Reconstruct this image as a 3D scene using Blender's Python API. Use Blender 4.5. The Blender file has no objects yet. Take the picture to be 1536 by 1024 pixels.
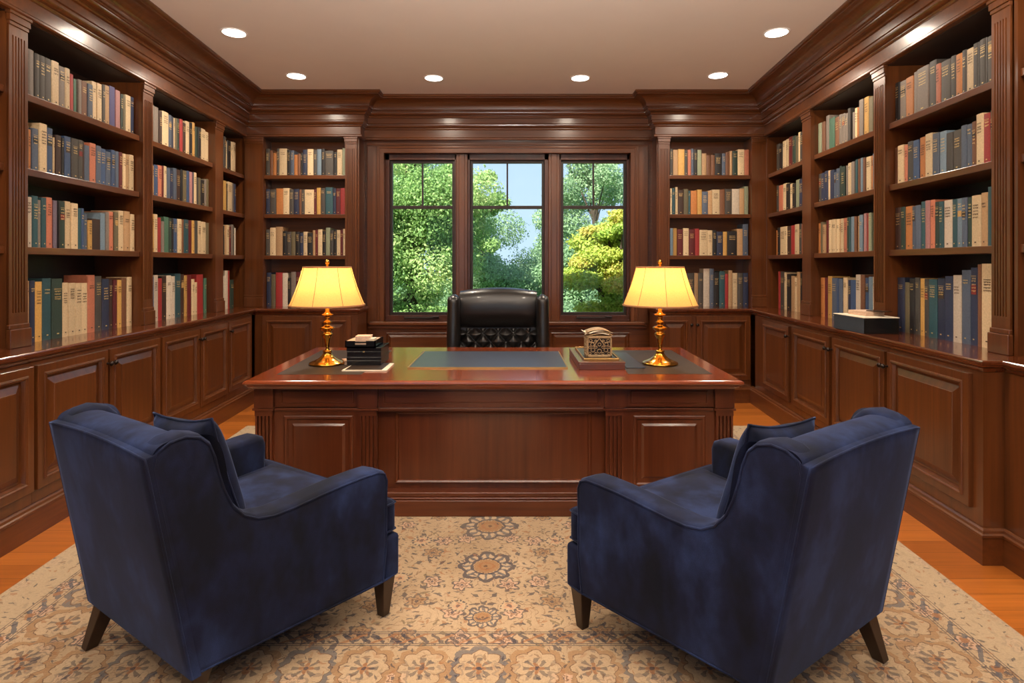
import bpy, bmesh, math, random
from math import sin, cos, pi, radians, sqrt, atan2
from mathutils import Vector, Matrix
import numpy as np

C = bpy.context.scene.collection
H = 1.385            # eye height
F = 860.0            # focal length in pixels of a 1536 wide frame
VX, VY = 768.0, 397.0
K = F / 760.0

# ------------------------------------------------------------------ camera, world, exposure
cam_d = bpy.data.cameras.new('camera'); cam = bpy.data.objects.new('camera', cam_d); C.objects.link(cam)
cam.location = (0, 0, H); cam.rotation_euler = (radians(90), 0, 0)
cam_d.sensor_width = 36.0; cam_d.lens = F / 1536.0 * 36.0
cam_d.shift_y = -(512 - VY) / 1536.0
cam_d.clip_start = 0.05; cam_d.clip_end = 300
bpy.context.scene.camera = cam
sc = bpy.context.scene
sc.view_settings.view_transform = 'Standard'; sc.view_settings.look = 'None'
sc.view_settings.gamma = 1.0; sc.view_settings.use_curve_mapping = False
sc.view_settings.exposure = 0.15
sc.cycles.max_bounces = 8; sc.cycles.diffuse_bounces = 5; sc.cycles.transparent_max_bounces = 12
sc.cycles.sample_clamp_indirect = 6.0
sc.cycles.caustics_reflective = False; sc.cycles.caustics_refractive = False

W = bpy.data.worlds.new('world'); sc.world = W; W.use_nodes = True
nt = W.node_tree; nt.nodes.clear()
bg = nt.nodes.new('ShaderNodeBackground'); wo = nt.nodes.new('ShaderNodeOutputWorld')
wtc = nt.nodes.new('ShaderNodeTexCoord'); wsx = nt.nodes.new('ShaderNodeSeparateXYZ'); wr = nt.nodes.new('ShaderNodeValToRGB')
nt.links.new(wtc.outputs['Generated'], wsx.inputs[0]); nt.links.new(wsx.outputs['Z'], wr.inputs[0])
wr.color_ramp.elements[0].position = 0.0; wr.color_ramp.elements[0].color = (0.42, 0.54, 0.70, 1)
wr.color_ramp.elements[1].position = 0.6; wr.color_ramp.elements[1].color = (0.26, 0.40, 0.66, 1)
nt.links.new(wr.outputs[0], bg.inputs[0]); nt.links.new(bg.outputs[0], wo.inputs[0])
bg.inputs[1].default_value = 1.6

def add_light(name, kind, loc, energy, color, rot=(0, 0, 0), **kw):
    d = bpy.data.lights.new(name, kind); d.energy = energy; d.color = color
    for k, v in kw.items(): setattr(d, k, v)
    o = bpy.data.objects.new(name, d); C.objects.link(o); o.location = loc; o.rotation_euler = rot
    return o
sun = add_light('sun', 'SUN', (0, 0, 20), 12.5, (1.0, 0.95, 0.85), (radians(48), 0, radians(-28)), angle=radians(2))

POT_W = 76.0          # recessed spot power
LAMP_W = 3.8
UP_W = 340.0         # added unseen uplight power         # desk lamp bulb power

# ------------------------------------------------------------------ helpers
def lin(c):
    r = []
    for v in c:
        v = v / 255.0
        r.append(v / 12.92 if v <= 0.04045 else ((v + 0.055) / 1.055) ** 2.4)
    return tuple(r)

def D(y): return y * K

class MB:
    """collects verts / faces for one mesh"""
    def __init__(s): s.v = []; s.f = []; s.sm = []
    def add(s, vs, fs, smooth=False):
        b = len(s.v); s.v += [tuple(v) for v in vs]; s.f += [tuple(i + b for i in f) for f in fs]; s.sm += [smooth] * len(fs)
    def box(s, x0, x1, y0, y1, z0, z1, fr=None):
        p = [(x, y, z) for z in (z0, z1) for y in (y0, y1) for x in (x0, x1)]
        if fr: p = [fr(*q) for q in p]
        s.add(p, [(0, 2, 3, 1), (4, 5, 7, 6), (0, 1, 5, 4), (1, 3, 7, 5), (3, 2, 6, 7), (2, 0, 4, 6)])
    def lathe(s, prof, c=(0, 0, 0), n=32, smooth=True, cap=True):
        vs = []; fs = []
        for r, z in prof:
            for i in range(n):
                a = 2 * pi * i / n; vs.append((c[0] + r * cos(a), c[1] + r * sin(a), c[2] + z))
        for j in range(len(prof) - 1):
            for i in range(n):
                k = (i + 1) % n; fs.append((j * n + i, j * n + k, (j + 1) * n + k, (j + 1) * n + i))
        s.add(vs, fs, smooth)
        if cap:
            m = len(prof) - 1
            s.add(vs[:n][::-1], [tuple(range(n))]); s.add(vs[m * n:], [tuple(range(n))])
    def tube(s, pts, r, n=8, closed=False, smooth=True):
        pts = [Vector(p) for p in pts]; m = len(pts); vs = []; fs = []
        up = Vector((0, 0, 1)); prev = None
        for i in range(m):
            a = pts[i - 1] if (i > 0 or closed) else pts[i]; b = pts[(i + 1) % m] if (i < m - 1 or closed) else pts[i]
            t = (b - a).normalized()
            if prev is None:
                u = t.cross(up) if abs(t.z) < 0.9 else t.cross(Vector((1, 0, 0)))
            else: u = prev - t * prev.dot(t)
            u.normalize(); prev = u; w = t.cross(u)
            rr = r[i] if isinstance(r, (list, tuple)) else r
            for k in range(n):
                q = 2 * pi * k / n; vs.append(pts[i] + (u * cos(q) + w * sin(q)) * rr)
        for i in range(m if closed else m - 1):
            j = (i + 1) % m
            for k in range(n):
                l = (k + 1) % n; fs.append((i * n + k, i * n + l, j * n + l, j * n + k))
        s.add(vs, fs, smooth)
        if not closed: s.add(vs[:n][::-1], [tuple(range(n))]); s.add(vs[-n:], [tuple(range(n))])
    def prism(s, poly, fn0, fn1):
        n = len(poly); vs = [fn0(*p) for p in poly] + [fn1(*p) for p in poly]
        fs = [tuple(range(n))[::-1], tuple(range(n, 2 * n))] + [(i, (i + 1) % n, n + (i + 1) % n, n + i) for i in range(n)]
        s.add(vs, fs)
    def grid(s, fn, nu, nv, smooth=True, wrapu=False):
        vs = [fn(i / nu, j / nv) for j in range(nv + 1) for i in range(nu + (0 if wrapu else 1))]
        w = nu if wrapu else nu + 1; fs = []
        for j in range(nv):
            for i in range(nu):
                k = (i + 1) % w
                fs.append((j * w + i, j * w + k, (j + 1) * w + k, (j + 1) * w + i))
        s.add(vs, fs, smooth)
    def build(s, name, mat, parent=None, fix=True):
        me = bpy.data.meshes.new(name); me.from_pydata(s.v, [], s.f); me.update()
        me.polygons.foreach_set('use_smooth', s.sm)
        if fix:
            bm = bmesh.new(); bm.from_mesh(me); bmesh.ops.recalc_face_normals(bm, faces=bm.faces); bm.to_mesh(me); bm.free()
        if mat: me.materials.append(mat)
        o = bpy.data.objects.new(name, me); C.objects.link(o)
        if parent: put(o, parent)
        return o

def put(o, parent):
    o.parent = parent
    m = Matrix.Identity(4); p = parent
    while p is not None:
        m = (p.matrix_parent_inverse @ p.matrix_basis) @ m if p.parent else p.matrix_basis @ m
        p = p.parent
    o.matrix_parent_inverse = m.inverted()

def local(o, parent):      # child given in the parent's own coordinates
    o.parent = parent; o.matrix_parent_inverse = Matrix.Identity(4); return o

def thing(name, label, cat, loc=(0, 0, 0), rotz=0, group=None):
    o = bpy.data.objects.new(name, None); C.objects.link(o); o.empty_display_size = 0.1
    o.location = loc; o.rotation_euler = (0, 0, rotz); o['label'] = label; o['category'] = cat
    if group: o['group'] = group
    bpy.context.view_layer.update() if False else None
    o.matrix_basis = Matrix.Translation(Vector(loc)) @ Matrix.Rotation(rotz, 4, 'Z')
    return o
def tag(o, label, cat, group=None, kind=None):
    o['label'] = label; o['category'] = cat
    if group: o['group'] = group
    if kind: o['kind'] = kind
    return o
def struct(o): o['kind'] = 'structure'; return o
def bevel(o, w, seg=2, ang=35):
    m = o.modifiers.new('bevel', 'BEVEL'); m.width = w; m.segments = seg; m.limit_method = 'ANGLE'; m.angle_limit = radians(ang)
    m.harden_normals = False
    return o
def smooth_all(o):
    o.data.polygons.foreach_set('use_smooth', [True] * len(o.data.polygons)); return o

# ------------------------------------------------------------------ materials
def new_mat(name):
    m = bpy.data.materials.new(name); m.use_nodes = True
    b = m.node_tree.nodes['Principled BSDF']; return m, m.node_tree, b
def noise(t, scale, vec=None, detail=4, rough=0.55):
    n = t.nodes.new('ShaderNodeTexNoise'); n.inputs['Scale'].default_value = scale; n.inputs['Detail'].default_value = detail
    n.inputs['Roughness'].default_value = rough
    if vec: t.links.new(vec, n.inputs['Vector'])
    return n.outputs['Fac']
def ramp(t, fac, stops):
    r = t.nodes.new('ShaderNodeValToRGB'); t.links.new(fac, r.inputs[0])
    e = r.color_ramp.elements
    while len(e) < len(stops): e.new(0.5)
    for i, (p, c) in enumerate(stops): e[i].position = p; e[i].color = (*c, 1)
    return r.outputs[0]
def mapped(t, scale, coord='Object', rot=(0, 0, 0)):
    tc = t.nodes.new('ShaderNodeTexCoord'); mp = t.nodes.new('ShaderNodeMapping')
    mp.inputs['Scale'].default_value = scale; mp.inputs['Rotation'].default_value = rot
    t.links.new(tc.outputs[coord], mp.inputs[0]); return mp.outputs[0]
def bump(t, b, fac, dist=0.002, strength=0.4):
    n = t.nodes.new('ShaderNodeBump'); n.inputs['Distance'].default_value = dist; n.inputs['Strength'].default_value = strength
    t.links.new(fac, n.inputs['Height']); t.links.new(n.outputs[0], b.inputs['Normal'])
def mixc(t, fac, a, b_, mode='MIX'):
    m = t.nodes.new('ShaderNodeMix'); m.data_type = 'RGBA'; m.blend_type = mode
    for i, v in ((0, fac), (6, a), (7, b_)):
        if hasattr(v, 'is_linked') or isinstance(v, bpy.types.NodeSocket): t.links.new(v, m.inputs[i])
        elif isinstance(v, tuple): m.inputs[i].default_value = (*v, 1)
        else: m.inputs[i].default_value = v
    return m.outputs[2]

def wood(name, axis, dark, light, rough=0.3, coat=0.4, sc_=1.0):
    m, t, b = new_mat(name)
    s = [34 * sc_, 34 * sc_, 34 * sc_]; s['xyz'.index(axis)] = 1.3 * sc_
    v = mapped(t, s); g = noise(t, 1.0, v, 5, 0.6)
    s2 = [6.0, 6.0, 6.0]; s2['xyz'.index(axis)] = 0.7
    g2 = noise(t, 1.0, mapped(t, s2), 2)
    c1 = ramp(t, g, [(0.2, dark), (0.85, light)])
    c2 = ramp(t, g2, [(0.3, tuple(x * 0.82 for x in (1, 1, 1))), (0.7, (1.12, 1.1, 1.08))])
    t.links.new(mixc(t, 1.0, c1, c2, 'MULTIPLY'), b.inputs['Base Color'])
    b.inputs['Roughness'].default_value = rough; b.inputs['Coat Weight'].default_value = coat
    b.inputs['Coat Roughness'].default_value = 0.15
    bump(t, b, g, 0.0008, 0.25)
    return m
WD, WL = lin((68, 35, 14)), lin((108, 60, 26))
wv = wood('mahogany_vertical_grain', 'z', WD, WL)
wx = wood('mahogany_grain_across', 'x', WD, WL)
wy = wood('mahogany_grain_along', 'y', WD, WL)
wcounter = wood('polished_mahogany_counter', 'y', lin((70, 31, 13)), lin((104, 52, 24)), 0.16, 0.6)
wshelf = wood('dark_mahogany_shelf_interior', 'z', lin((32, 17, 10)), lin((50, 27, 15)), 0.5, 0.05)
wdesk = wood('polished_cherry_desktop', 'x', lin((104, 42, 16)), lin((150, 70, 32)), 0.14, 0.8)
wdeskb = wood('mahogany_desk_body', 'z', lin((70, 31, 15)), lin((104, 52, 26)), 0.3, 0.3)
wdeskh = wood('mahogany_desk_rail', 'x', lin((70, 31, 15)), lin((104, 52, 26)), 0.3, 0.3)
wframe = wood('dark_stained_window_wood', 'z', lin((52, 24, 13)), lin((82, 40, 22)), 0.35, 0.2)

def plain(name, col, rough=0.5, metal=0.0, noise_amt=0.0, nscale=20, **kw):
    m, t, b = new_mat(name)
    if noise_amt:
        g = noise(t, nscale, mapped(t, (1, 1, 1)), 4)
        t.links.new(ramp(t, g, [(0.3, tuple(max(0, x * (1 - noise_amt)) for x in col)), (0.7, tuple(x * (1 + noise_amt) for x in col))]), b.inputs['Base Color'])
    else: b.inputs['Base Color'].default_value = (*col, 1)
    b.inputs['Roughness'].default_value = rough; b.inputs['Metallic'].default_value = metal
    for k, v in kw.items(): b.inputs[k].default_value = v
    return m
m_ceil = plain('matte_ceiling_paint', lin((226, 219, 210)), 0.9, 0, 0.015, 3)
m_wallp = plain('painted_plaster', lin((190, 178, 160)), 0.9, 0, 0.03, 3)
m_knob = plain('oil_rubbed_bronze', lin((46, 38, 34)), 0.3, 0.8, 0.1)
m_brass = plain('polished_brass', lin((205, 150, 62)), 0.2, 1.0, 0.08, 12)
m_black = plain('black_lacquer', lin((16, 14, 14)), 0.22, 0, 0.1)
m_grayb = plain('slate_grey_board', lin((48, 54, 62)), 0.5, 0, 0.1)
m_leather_top = plain('dark_brown_desk_leather', lin((48, 36, 27)), 0.42, 0, 0.12, 60)
m_blot = plain('black_leather_blotter', lin((52, 58, 70)), 0.34, 0, 0.05, 200)  # blue-grey base stands in for pale window reflection on black leather
m_leg = plain('espresso_stained_wood', lin((40, 24, 14)), 0.35, 0, 0.2, 30)
m_paper = plain('cream_paper', lin((226, 214, 190)), 0.7, 0, 0.04, 30)
m_paperp = plain('pinkish_printed_paper', lin((214, 182, 156)), 0.6, 0, 0.12, 70)
m_glassframe = plain('dark_bronze_window_sash', lin((44, 34, 30)), 0.4, 0.2, 0.1)
m_gold = plain('gilt_trim', lin((190, 150, 90)), 0.35, 0.8, 0.05)
m_trim = plain('white_light_trim', lin((235, 232, 226)), 0.5)
m_bark = plain('tree_bark', lin((70, 58, 46)), 0.9, 0, 0.3, 8)
m_lawn = plain('lawn_grass', lin((84, 120, 50)), 0.9, 0, 0.35, 5)
m_chairleather = plain('black_chair_leather', lin((24, 21, 20)), 0.33, 0, 0.15, 60, **{'Coat Weight': 0.15})
m_blkmetal = plain('black_metal', lin((22, 22, 22)), 0.35, 0.6)

def emit(name, col, st):
    m, t, b = new_mat(name); b.inputs['Emission Color'].default_value = (*col, 1); b.inputs['Emission Strength'].default_value = st
    b.inputs['Base Color'].default_value = (*col, 1); return m
m_bulb = emit('frosted_downlight_lens', (1.0, 0.93, 0.82), 9.0)

def glass():
    m = bpy.data.materials.new('window_glass'); m.use_nodes = True; t = m.node_tree; t.nodes.clear()
    o = t.nodes.new('ShaderNodeOutputMaterial'); tr = t.nodes.new('ShaderNodeBsdfTransparent'); gl = t.nodes.new('ShaderNodeBsdfGlossy')
    gl.inputs['Roughness'].default_value = 0.02; tr.inputs[0].default_value = (0.94, 0.97, 0.96, 1)
    fr = t.nodes.new('ShaderNodeFresnel'); fr.inputs[0].default_value = 1.2; mx = t.nodes.new('ShaderNodeMixShader')
    t.links.new(fr.outputs[0], mx.inputs[0]); t.links.new(tr.outputs[0], mx.inputs[1]); t.links.new(gl.outputs[0], mx.inputs[2])
    t.links.new(mx.outputs[0], o.inputs[0]); return m
m_glass = glass()

def velvet():
    m, t, b = new_mat('navy_velvet')
    g = noise(t, 1.0, mapped(t, (4.2, 4.2, 2.6)), 4, 0.6)
    g2 = noise(t, 1.0, mapped(t, (420, 420, 420)), 2)
    c = ramp(t, g, [(0.38, lin((8, 11, 24))), (0.50, lin((16, 22, 46))), (0.64, lin((32, 45, 80)))])
    c2 = ramp(t, g2, [(0.3, (0.8, 0.8, 0.8)), (0.7, (1.2, 1.2, 1.2))])
    t.links.new(mixc(t, 1.0, c, c2, 'MULTIPLY'), b.inputs['Base Color'])
    b.inputs['Roughness'].default_value = 0.85
    b.inputs['Sheen Weight'].default_value = 0.38; b.inputs['Sheen Roughness'].default_value = 0.35
    b.inputs['Sheen Tint'].default_value = (*lin((120, 140, 190)), 1)
    b.inputs['Specular IOR Level'].default_value = 0.2
    bump(t, b, g2, 0.001, 0.3)
    return m
m_velvet = velvet()

def shade_mat():
    m = bpy.data.materials.new('silk_lamp_shade'); m.use_nodes = True; t = m.node_tree; t.nodes.clear()
    o = t.nodes.new('ShaderNodeOutputMaterial'); tl = t.nodes.new('ShaderNodeBsdfTranslucent'); df = t.nodes.new('ShaderNodeBsdfDiffuse')
    col = ramp(t, noise(t, 300, mapped(t, (1, 1, 0.3)), 2), [(0.3, lin((246, 196, 124))), (0.7, lin((252, 208, 140)))])
    t.links.new(col, tl.inputs[0]); t.links.new(col, df.inputs[0])
    mx = t.nodes.new('ShaderNodeMixShader'); mx.inputs[0].default_value = 0.62
    t.links.new(df.outputs[0], mx.inputs[1]); t.links.new(tl.outputs[0], mx.inputs[2]); t.links.new(mx.outputs[0], o.inputs[0]); return m
m_shade = shade_mat()
m_seam = plain('shade_trim_tape', lin((150, 104, 62)), 0.7)

def floor_mat():
    m, t, b = new_mat('oak_plank_floor')
    tc = t.nodes.new('ShaderNodeTexCoord')
    br = t.nodes.new('ShaderNodeTexBrick'); t.links.new(tc.outputs['Object'], br.inputs['Vector'])
    br.inputs['Color1'].default_value = (*lin((150, 84, 30)), 1); br.inputs['Color2'].default_value = (*lin((184, 108, 42)), 1)
    br.inputs['Mortar'].default_value = (*lin((96, 50, 20)), 1); br.inputs['Scale'].default_value = 1.0
    br.inputs['Mortar Size'].default_value = 0.0012; br.inputs['Brick Width'].default_value = 1.25; br.inputs['Row Height'].default_value = 0.115
    g = noise(t, 1.0, mapped(t, (1.6, 40, 40)), 5, 0.6)
    c = ramp(t, g, [(0.3, (0.78, 0.74, 0.7)), (0.7, (1.12, 1.1, 1.06))])
    t.links.new(mixc(t, 1.0, br.outputs['Color'], c, 'MULTIPLY'), b.inputs['Base Color'])
    b.inputs['Roughness'].default_value = 0.3; b.inputs['Coat Weight'].default_value = 0.3; b.inputs['Coat Roughness'].default_value = 0.2
    bump(t, b, g, 0.0006, 0.2)
    return m
m_floor = floor_mat()

# attribute coloured cloth for books / leaves
def attr_mat(name, rough=0.6, leaf=False):
    m, t, b = new_mat(name)
    a = t.nodes.new('ShaderNodeAttribute'); a.attribute_name = 'Col'
    g = noise(t, 90, mapped(t, (1, 1, 1)), 3)
    c = mixc(t, 1.0, a.outputs['Color'], ramp(t, g, [(0.3, (0.86, 0.86, 0.86)), (0.7, (1.1, 1.1, 1.1))]), 'MULTIPLY')
    t.links.new(c, b.inputs['Base Color']); b.inputs['Roughness'].default_value = rough
    if leaf:
        tl = t.nodes.new('ShaderNodeBsdfTranslucent'); t.links.new(c, tl.inputs[0]); mx = t.nodes.new('ShaderNodeMixShader')
        mx.inputs[0].default_value = 0.45; out = t.nodes['Material Output']
        t.links.new(b.outputs[0], mx.inputs[1]); t.links.new(tl.outputs[0], mx.inputs[2]); t.links.new(mx.outputs[0], out.inputs[0])
    return m
m_cloth = attr_mat('book_cloth', 0.5)
m_leaf = attr_mat('leaf_green', 0.6, True)
m_gilt = plain('gilt_lettering', lin((206, 176, 120)), 0.4, 0.3)
m_ink = plain('dark_ink_lettering', lin((66, 48, 34)), 0.6)

def set_col(o, cols):   # cols: one colour, or one per face
    me = o.data; ca = me.color_attributes.new('Col', 'FLOAT_COLOR', 'CORNER')
    n = len(me.loops); a = np.ones((n, 4), dtype=np.float32)
    if isinstance(cols, tuple): a[:, :3] = cols
    else:
        tot = np.empty(len(me.polygons), dtype=np.int32); me.polygons.foreach_get('loop_total', tot)
        a[:, :3] = np.repeat(np.asarray(cols, dtype=np.float32), tot, axis=0)
    ca.data.foreach_set('color', a.ravel())

# ------------------------------------------------------------------ wall frames: fr(s, d, z): s along, d into the wall (negative = into the room)
class Fr:
    def __init__(s, P, ds, din):
        s.P = Vector((P[0], P[1])); s.ds = Vector(ds).normalized(); s.di = Vector(din).normalized()
    def __call__(s, a, d, z):
        q = s.P + s.ds * a + s.di * d; return (q.x, q.y, z)
    def hit(s, px, d):      # s coordinate and Y where the pixel column meets plane depth d
        r = (px - VX) / F; q = s.P + s.di * d
        # (q.x + a ds.x) = r (q.y + a ds.y)
        a = (r * q.y - q.x) / (s.ds.x - r * s.ds.y)
        return a, q.y + a * s.ds.y
def zat(py, Y): return H + (VY - py) * Y / F

bL, bR = 0.058 / K, 0.080 / K
LU = Fr((-2.485, 0), (-bL, 1), (-1, -bL))          # left uppers' face
RU = Fr((2.2304, 0), (bR, 1), (1, -bR))
LB = Fr((-2.300, 0), (-bL, 1), (-1, -bL))          # left base cabinets' face
RB = Fr((2.000, 0), (bR, 1), (1, -bR))
YU, YB, YW = D(5.30), D(5.09), D(5.48)
BU = Fr((0, YU), (1, 0), (0, 1)); BB = Fr((0, YB), (1, 0), (0, 1)); WW = Fr((0, YW), (1, 0), (0, 1))
CEIL = 3.135; CT = 0.945; TOPZ = 2.73
kL = sqrt(1 + bL * bL); kR = sqrt(1 + bR * bR)

def miter(path, off):   # room side is to the right of the path direction
    out = []
    n = len(path)
    def nrm(a, b):
        d = (Vector(b) - Vector(a)).normalized(); return Vector((d.y, -d.x))
    for i, p in enumerate(path):
        p = Vector(p)
        if i == 0: out.append(p + nrm(path[0], path[1]) * off)
        elif i == n - 1: out.append(p + nrm(path[-2], path[-1]) * off)
        else:
            n1 = nrm(path[i - 1], path[i]); n2 = nrm(path[i], path[i + 1])
            out.append(p + (n1 + n2) * (off / (1 + n1.dot(n2))))
    return out
def sweep(path, prof, closed=True):
    mb = MB(); rows = []
    for o, z in prof: rows.append([(q.x, q.y, z) for q in miter(path, o)])
    n = len(path); m = len(prof)
    for j in range(m if closed else m - 1):
        a, b = rows[j], rows[(j + 1) % m]
        for i in range(n - 1):
            mb.add([a[i], a[i + 1], b[i + 1], b[i]], [(0, 1, 2, 3)])
    if closed:
        mb.add([r[0] for r in rows], [tuple(range(m))]); mb.add([r[-1] for r in rows], [tuple(range(m))])
    me_o = mb
    return me_o
def weld(o):
    bm = bmesh.new(); bm.from_mesh(o.data); bmesh.ops.remove_doubles(bm, verts=bm.verts, dist=1e-5)
    bmesh.ops.recalc_face_normals(bm, faces=bm.faces); bm.to_mesh(o.data); bm.free(); return o
def arc(c, r, a0, a1, n, ry=None):
    ry = ry or r
    return [(c[0] + r * cos(radians(a0 + (a1 - a0) * i / n)), c[1] + ry * sin(radians(a0 + (a1 - a0) * i / n))) for i in range(n + 1)]

YR = -2.4          # rear of the room
def lx(fr, Y):     # x of a frame's face at depth Y
    a = (Y - fr.P.y) / fr.ds.y; return fr.P.x + a * fr.ds.x
XLc, XRc = -1.60, 1.515
jogS = 2.35 * K
upath = [(lx(LU, YR), YR), (lx(LU, YU), YU), (XLc, YU), (XLc, D(5.435)), (XRc, D(5.435)), (XRc, YU), (lx(RU, YU), YU), (lx(RU, YR), YR)]

# ------------------------------------------------------------------ room shell
mb = MB(); mb.box(-3.6, 3.6, YR - 0.2, YW + 0.35, -0.12, 0.0); struct(mb.build('floor', m_floor))
mb = MB(); mb.box(-3.6, 3.6, YR - 0.2, YW + 0.35, CEIL, CEIL + 0.15); struct(mb.build('ceiling', m_ceil))
mb = MB(); mb.box(-3.5, 12, 0.40, 0.60, 0, CEIL, LU); mb = MB()
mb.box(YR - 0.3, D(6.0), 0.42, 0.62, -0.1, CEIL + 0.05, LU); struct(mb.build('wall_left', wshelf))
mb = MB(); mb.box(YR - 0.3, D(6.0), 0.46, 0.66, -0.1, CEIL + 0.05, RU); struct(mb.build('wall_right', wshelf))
# rear wall with three tall window openings
mb = MB(); yr0, yr1 = YR - 0.2, YR
ops = [(-2.3, -0.9), (-0.75, 0.75), (0.9, 2.3)]
mb.box(-3.6, 3.6, yr0, yr1, -0.1, 0.4); mb.box(-3.6, 3.6, yr0, yr1, 2.7, CEIL + 0.05)
xs = [-3.6] + [v for o_ in ops for v in o_] + [3.6]
for i in range(0, len(xs), 2): mb.box(xs[i], xs[i + 1], yr0, yr1, 0.4, 2.7)
struct(mb.build('wall_rear', m_wallp))
for i, (a, b_) in enumerate(ops):
    w = MB()
    for q in ((a, a + 0.05, 0.4, 2.7), (b_ - 0.05, b_, 0.4, 2.7), (a, b_, 0.4, 0.46), (a, b_, 2.64, 2.7), (a, b_, 1.72, 1.76)):
        w.box(q[0], q[1], yr0 + 0.06, yr1 - 0.06, q[2], q[3])
    wo_ = struct(w.build('window_%d' % (i + 4), m_trim))
    g = MB(); g.box(a + 0.05, b_ - 0.05, yr0 + 0.10, yr0 + 0.105, 0.46, 2.64); g.build('glass_pane', m_glass, wo_)
# back wall around the three windows
OX0, OX1, OZ0, OZ1 = -1.377, 1.276, 0.775, 2.585
mb = MB()
mb.box(-3.4, OX0, YW, YW + 0.2, -0.1, CEIL + 0.05); mb.box(OX1, 3.4, YW, YW + 0.2, -0.1, CEIL + 0.05)
mb.box(OX0, OX1, YW, YW + 0.2, -0.1, OZ0); mb.box(OX0, OX1, YW, YW + 0.2, OZ1, CEIL + 0.05)
struct(mb.build('wall_back', wx))

# crown moulding
prof = [(-0.02, 2.715), (0.030, 2.715), (0.038, 2.722), (0.038, 2.734), (0.030, 2.742), (0.022, 2.746), (0.022, 2.822),
        (0.030, 2.826), (0.034, 2.836), (0.034, 2.842)] + arc((0.034, 2.872), 0.03, -90, 0, 5)[1:] + [(0.064, 2.880), (0.074, 2.884), (0.074, 2.936),
        (0.086, 2.940), (0.090, 2.950), (0.086, 2.962), (0.098, 2.966)] + arc((0.098, 2.990), 0.024, -90, 0, 5) + [(0.130, 2.994), (0.130, 3.004), (0.142, 3.008)]
prof += [(0.142 + 0.11 * (1 - cos(radians(t))), 3.012 + 0.085 * sin(radians(t))) for t in range(0, 91, 10)]
prof += [(0.262, 3.098), (0.262, 3.108), (0.276, 3.112), (0.282, 3.122), (0.282, CEIL - 0.001), (-0.02, CEIL - 0.001)]
o = weld(sweep(upath, prof).build('trim_1', wx)); struct(o); o['label'] = 'stepped crown moulding round the ceiling'
# strip of board behind the crown closes the shelf tops
# baseboards
bprof = [(-0.02, 0), (0.02, 0), (0.02, 0.125), (0.026, 0.13), (0.026, 0.140), (0.018, 0.146), (0.016, 0.158), (0.008, 0.166), (-0.02, 0.166)]
XBL, XBR = -1.553, 1.468
lpath = [(lx(LB, YR), YR), (lx(LB, YB), YB), (XBL, YB), (XBL, YW)]
jy = jogS; JOG = 0.095
rpath = [(XBR, YW), (XBR, YB), (lx(RB, YB), YB), (lx(RB, jy), jy), (lx(RB, jy) + JOG, jy - 0.001), (lx(RB, YR) + JOG, YR)]
struct(weld(sweep(lpath, bprof).build('baseboard_left', wy)))
struct(weld(sweep(rpath, bprof).build('baseboard_right', wy)))
struct(weld(sweep([(XBL, YW), (XBR, YW)], bprof).build('baseboard_back', wx)))
# window wall trim: casing, head, sill, wainscot
def panel_rings(mb, fr, s0, s1, z0, z1, rings):
    loops = []
    for ins, d in rings:
        loops.append([fr(s0 + ins, d, z0 + ins), fr(s1 - ins, d, z0 + ins), fr(s1 - ins, d, z1 - ins), fr(s0 + ins, d, z1 - ins)])
    for a, b_ in zip(loops, loops[1:]):
        for i in range(4):
            j = (i + 1) % 4; mb.add([a[i], a[j], b_[j], b_[i]], [(0, 1, 2, 3)])
    mb.add(loops[-1], [(0, 1, 2, 3)])
DOOR = [(0, 0.0), (0, -0.018), (0.002, -0.020), (0.040, -0.020), (0.042, -0.026), (0.050, -0.028), (0.056, -0.022), (0.060, -0.022), (0.066, -0.004), (0.078, -0.004), (0.112, -0.017), (0.114, -0.020)]
FLAT = [(0, 0.0), (0, -0.008), (0.008, -0.012), (0.014, -0.006), (0.020, -0.001), (0.026, -0.001)]
WAIN = [(0, 0.0), (0, -0.010), (0.010, -0.014), (0.016, -0.006), (0.020, 0.002), (0.026, 0.002), (0.050, -0.010), (0.052, -0.012)]

mb = MB()      # casing
mb.box(OX0 - 0.185, OX0 - 0.075, -0.03, 0.0, OZ0 - 0.02, 2.80, WW)
mb.box(OX0 - 0.075, OX0, -0.045, 0.0, OZ0 - 0.02, 2.655, WW); mb.box(OX0 - 0.060, OX0 - 0.045, -0.055, 0.0, OZ0 - 0.02, 2.64, WW)
mb.box(OX1 + 0.085, OX1 + 0.19, -0.03, 0.0, OZ0 - 0.02, 2.80, WW)
mb.box(OX1, OX1 + 0.085, -0.045, 0.0, OZ0 - 0.02, 2.655, WW); mb.box(OX1 + 0.045, OX1 + 0.060, -0.055, 0.0, OZ0 - 0.02, 2.64, WW)
struct(bevel(mb.build('trim_2', wv), 0.004))
mb = MB()
mb.box(OX0 - 0.075, OX1 + 0.085, -0.046, 0.0, OZ1, 2.655, WW); mb.box(OX0 - 0.05, OX1 + 0.06, -0.056, 0.0, 2.635, 2.650, WW)
mb.box(OX0 - 0.185, OX1 + 0.19, -0.034, 0.0, 2.655, 2.80, WW); mb.box(OX0 - 0.185, OX1 + 0.19, -0.046, 0.0, 2.670, 2.682, WW)
mb.box(OX0 - 0.19, OX1 + 0.2, -0.055, 0.0, 2.795, 2.82, WW)
struct(bevel(mb.build('trim_3', wx), 0.004))
mb = MB()
mb.box(OX0 - 0.15, OX1 + 0.15, -0.085, 0.05, OZ0 - 0.035, OZ0, WW); mb.box(OX0 - 0.17, OX1 + 0.17, -0.045, 0.0, OZ0 - 0.075, OZ0 - 0.035, WW)
struct(bevel(mb.build('trim_4', wx), 0.008, 3))
mb = MB()
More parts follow.
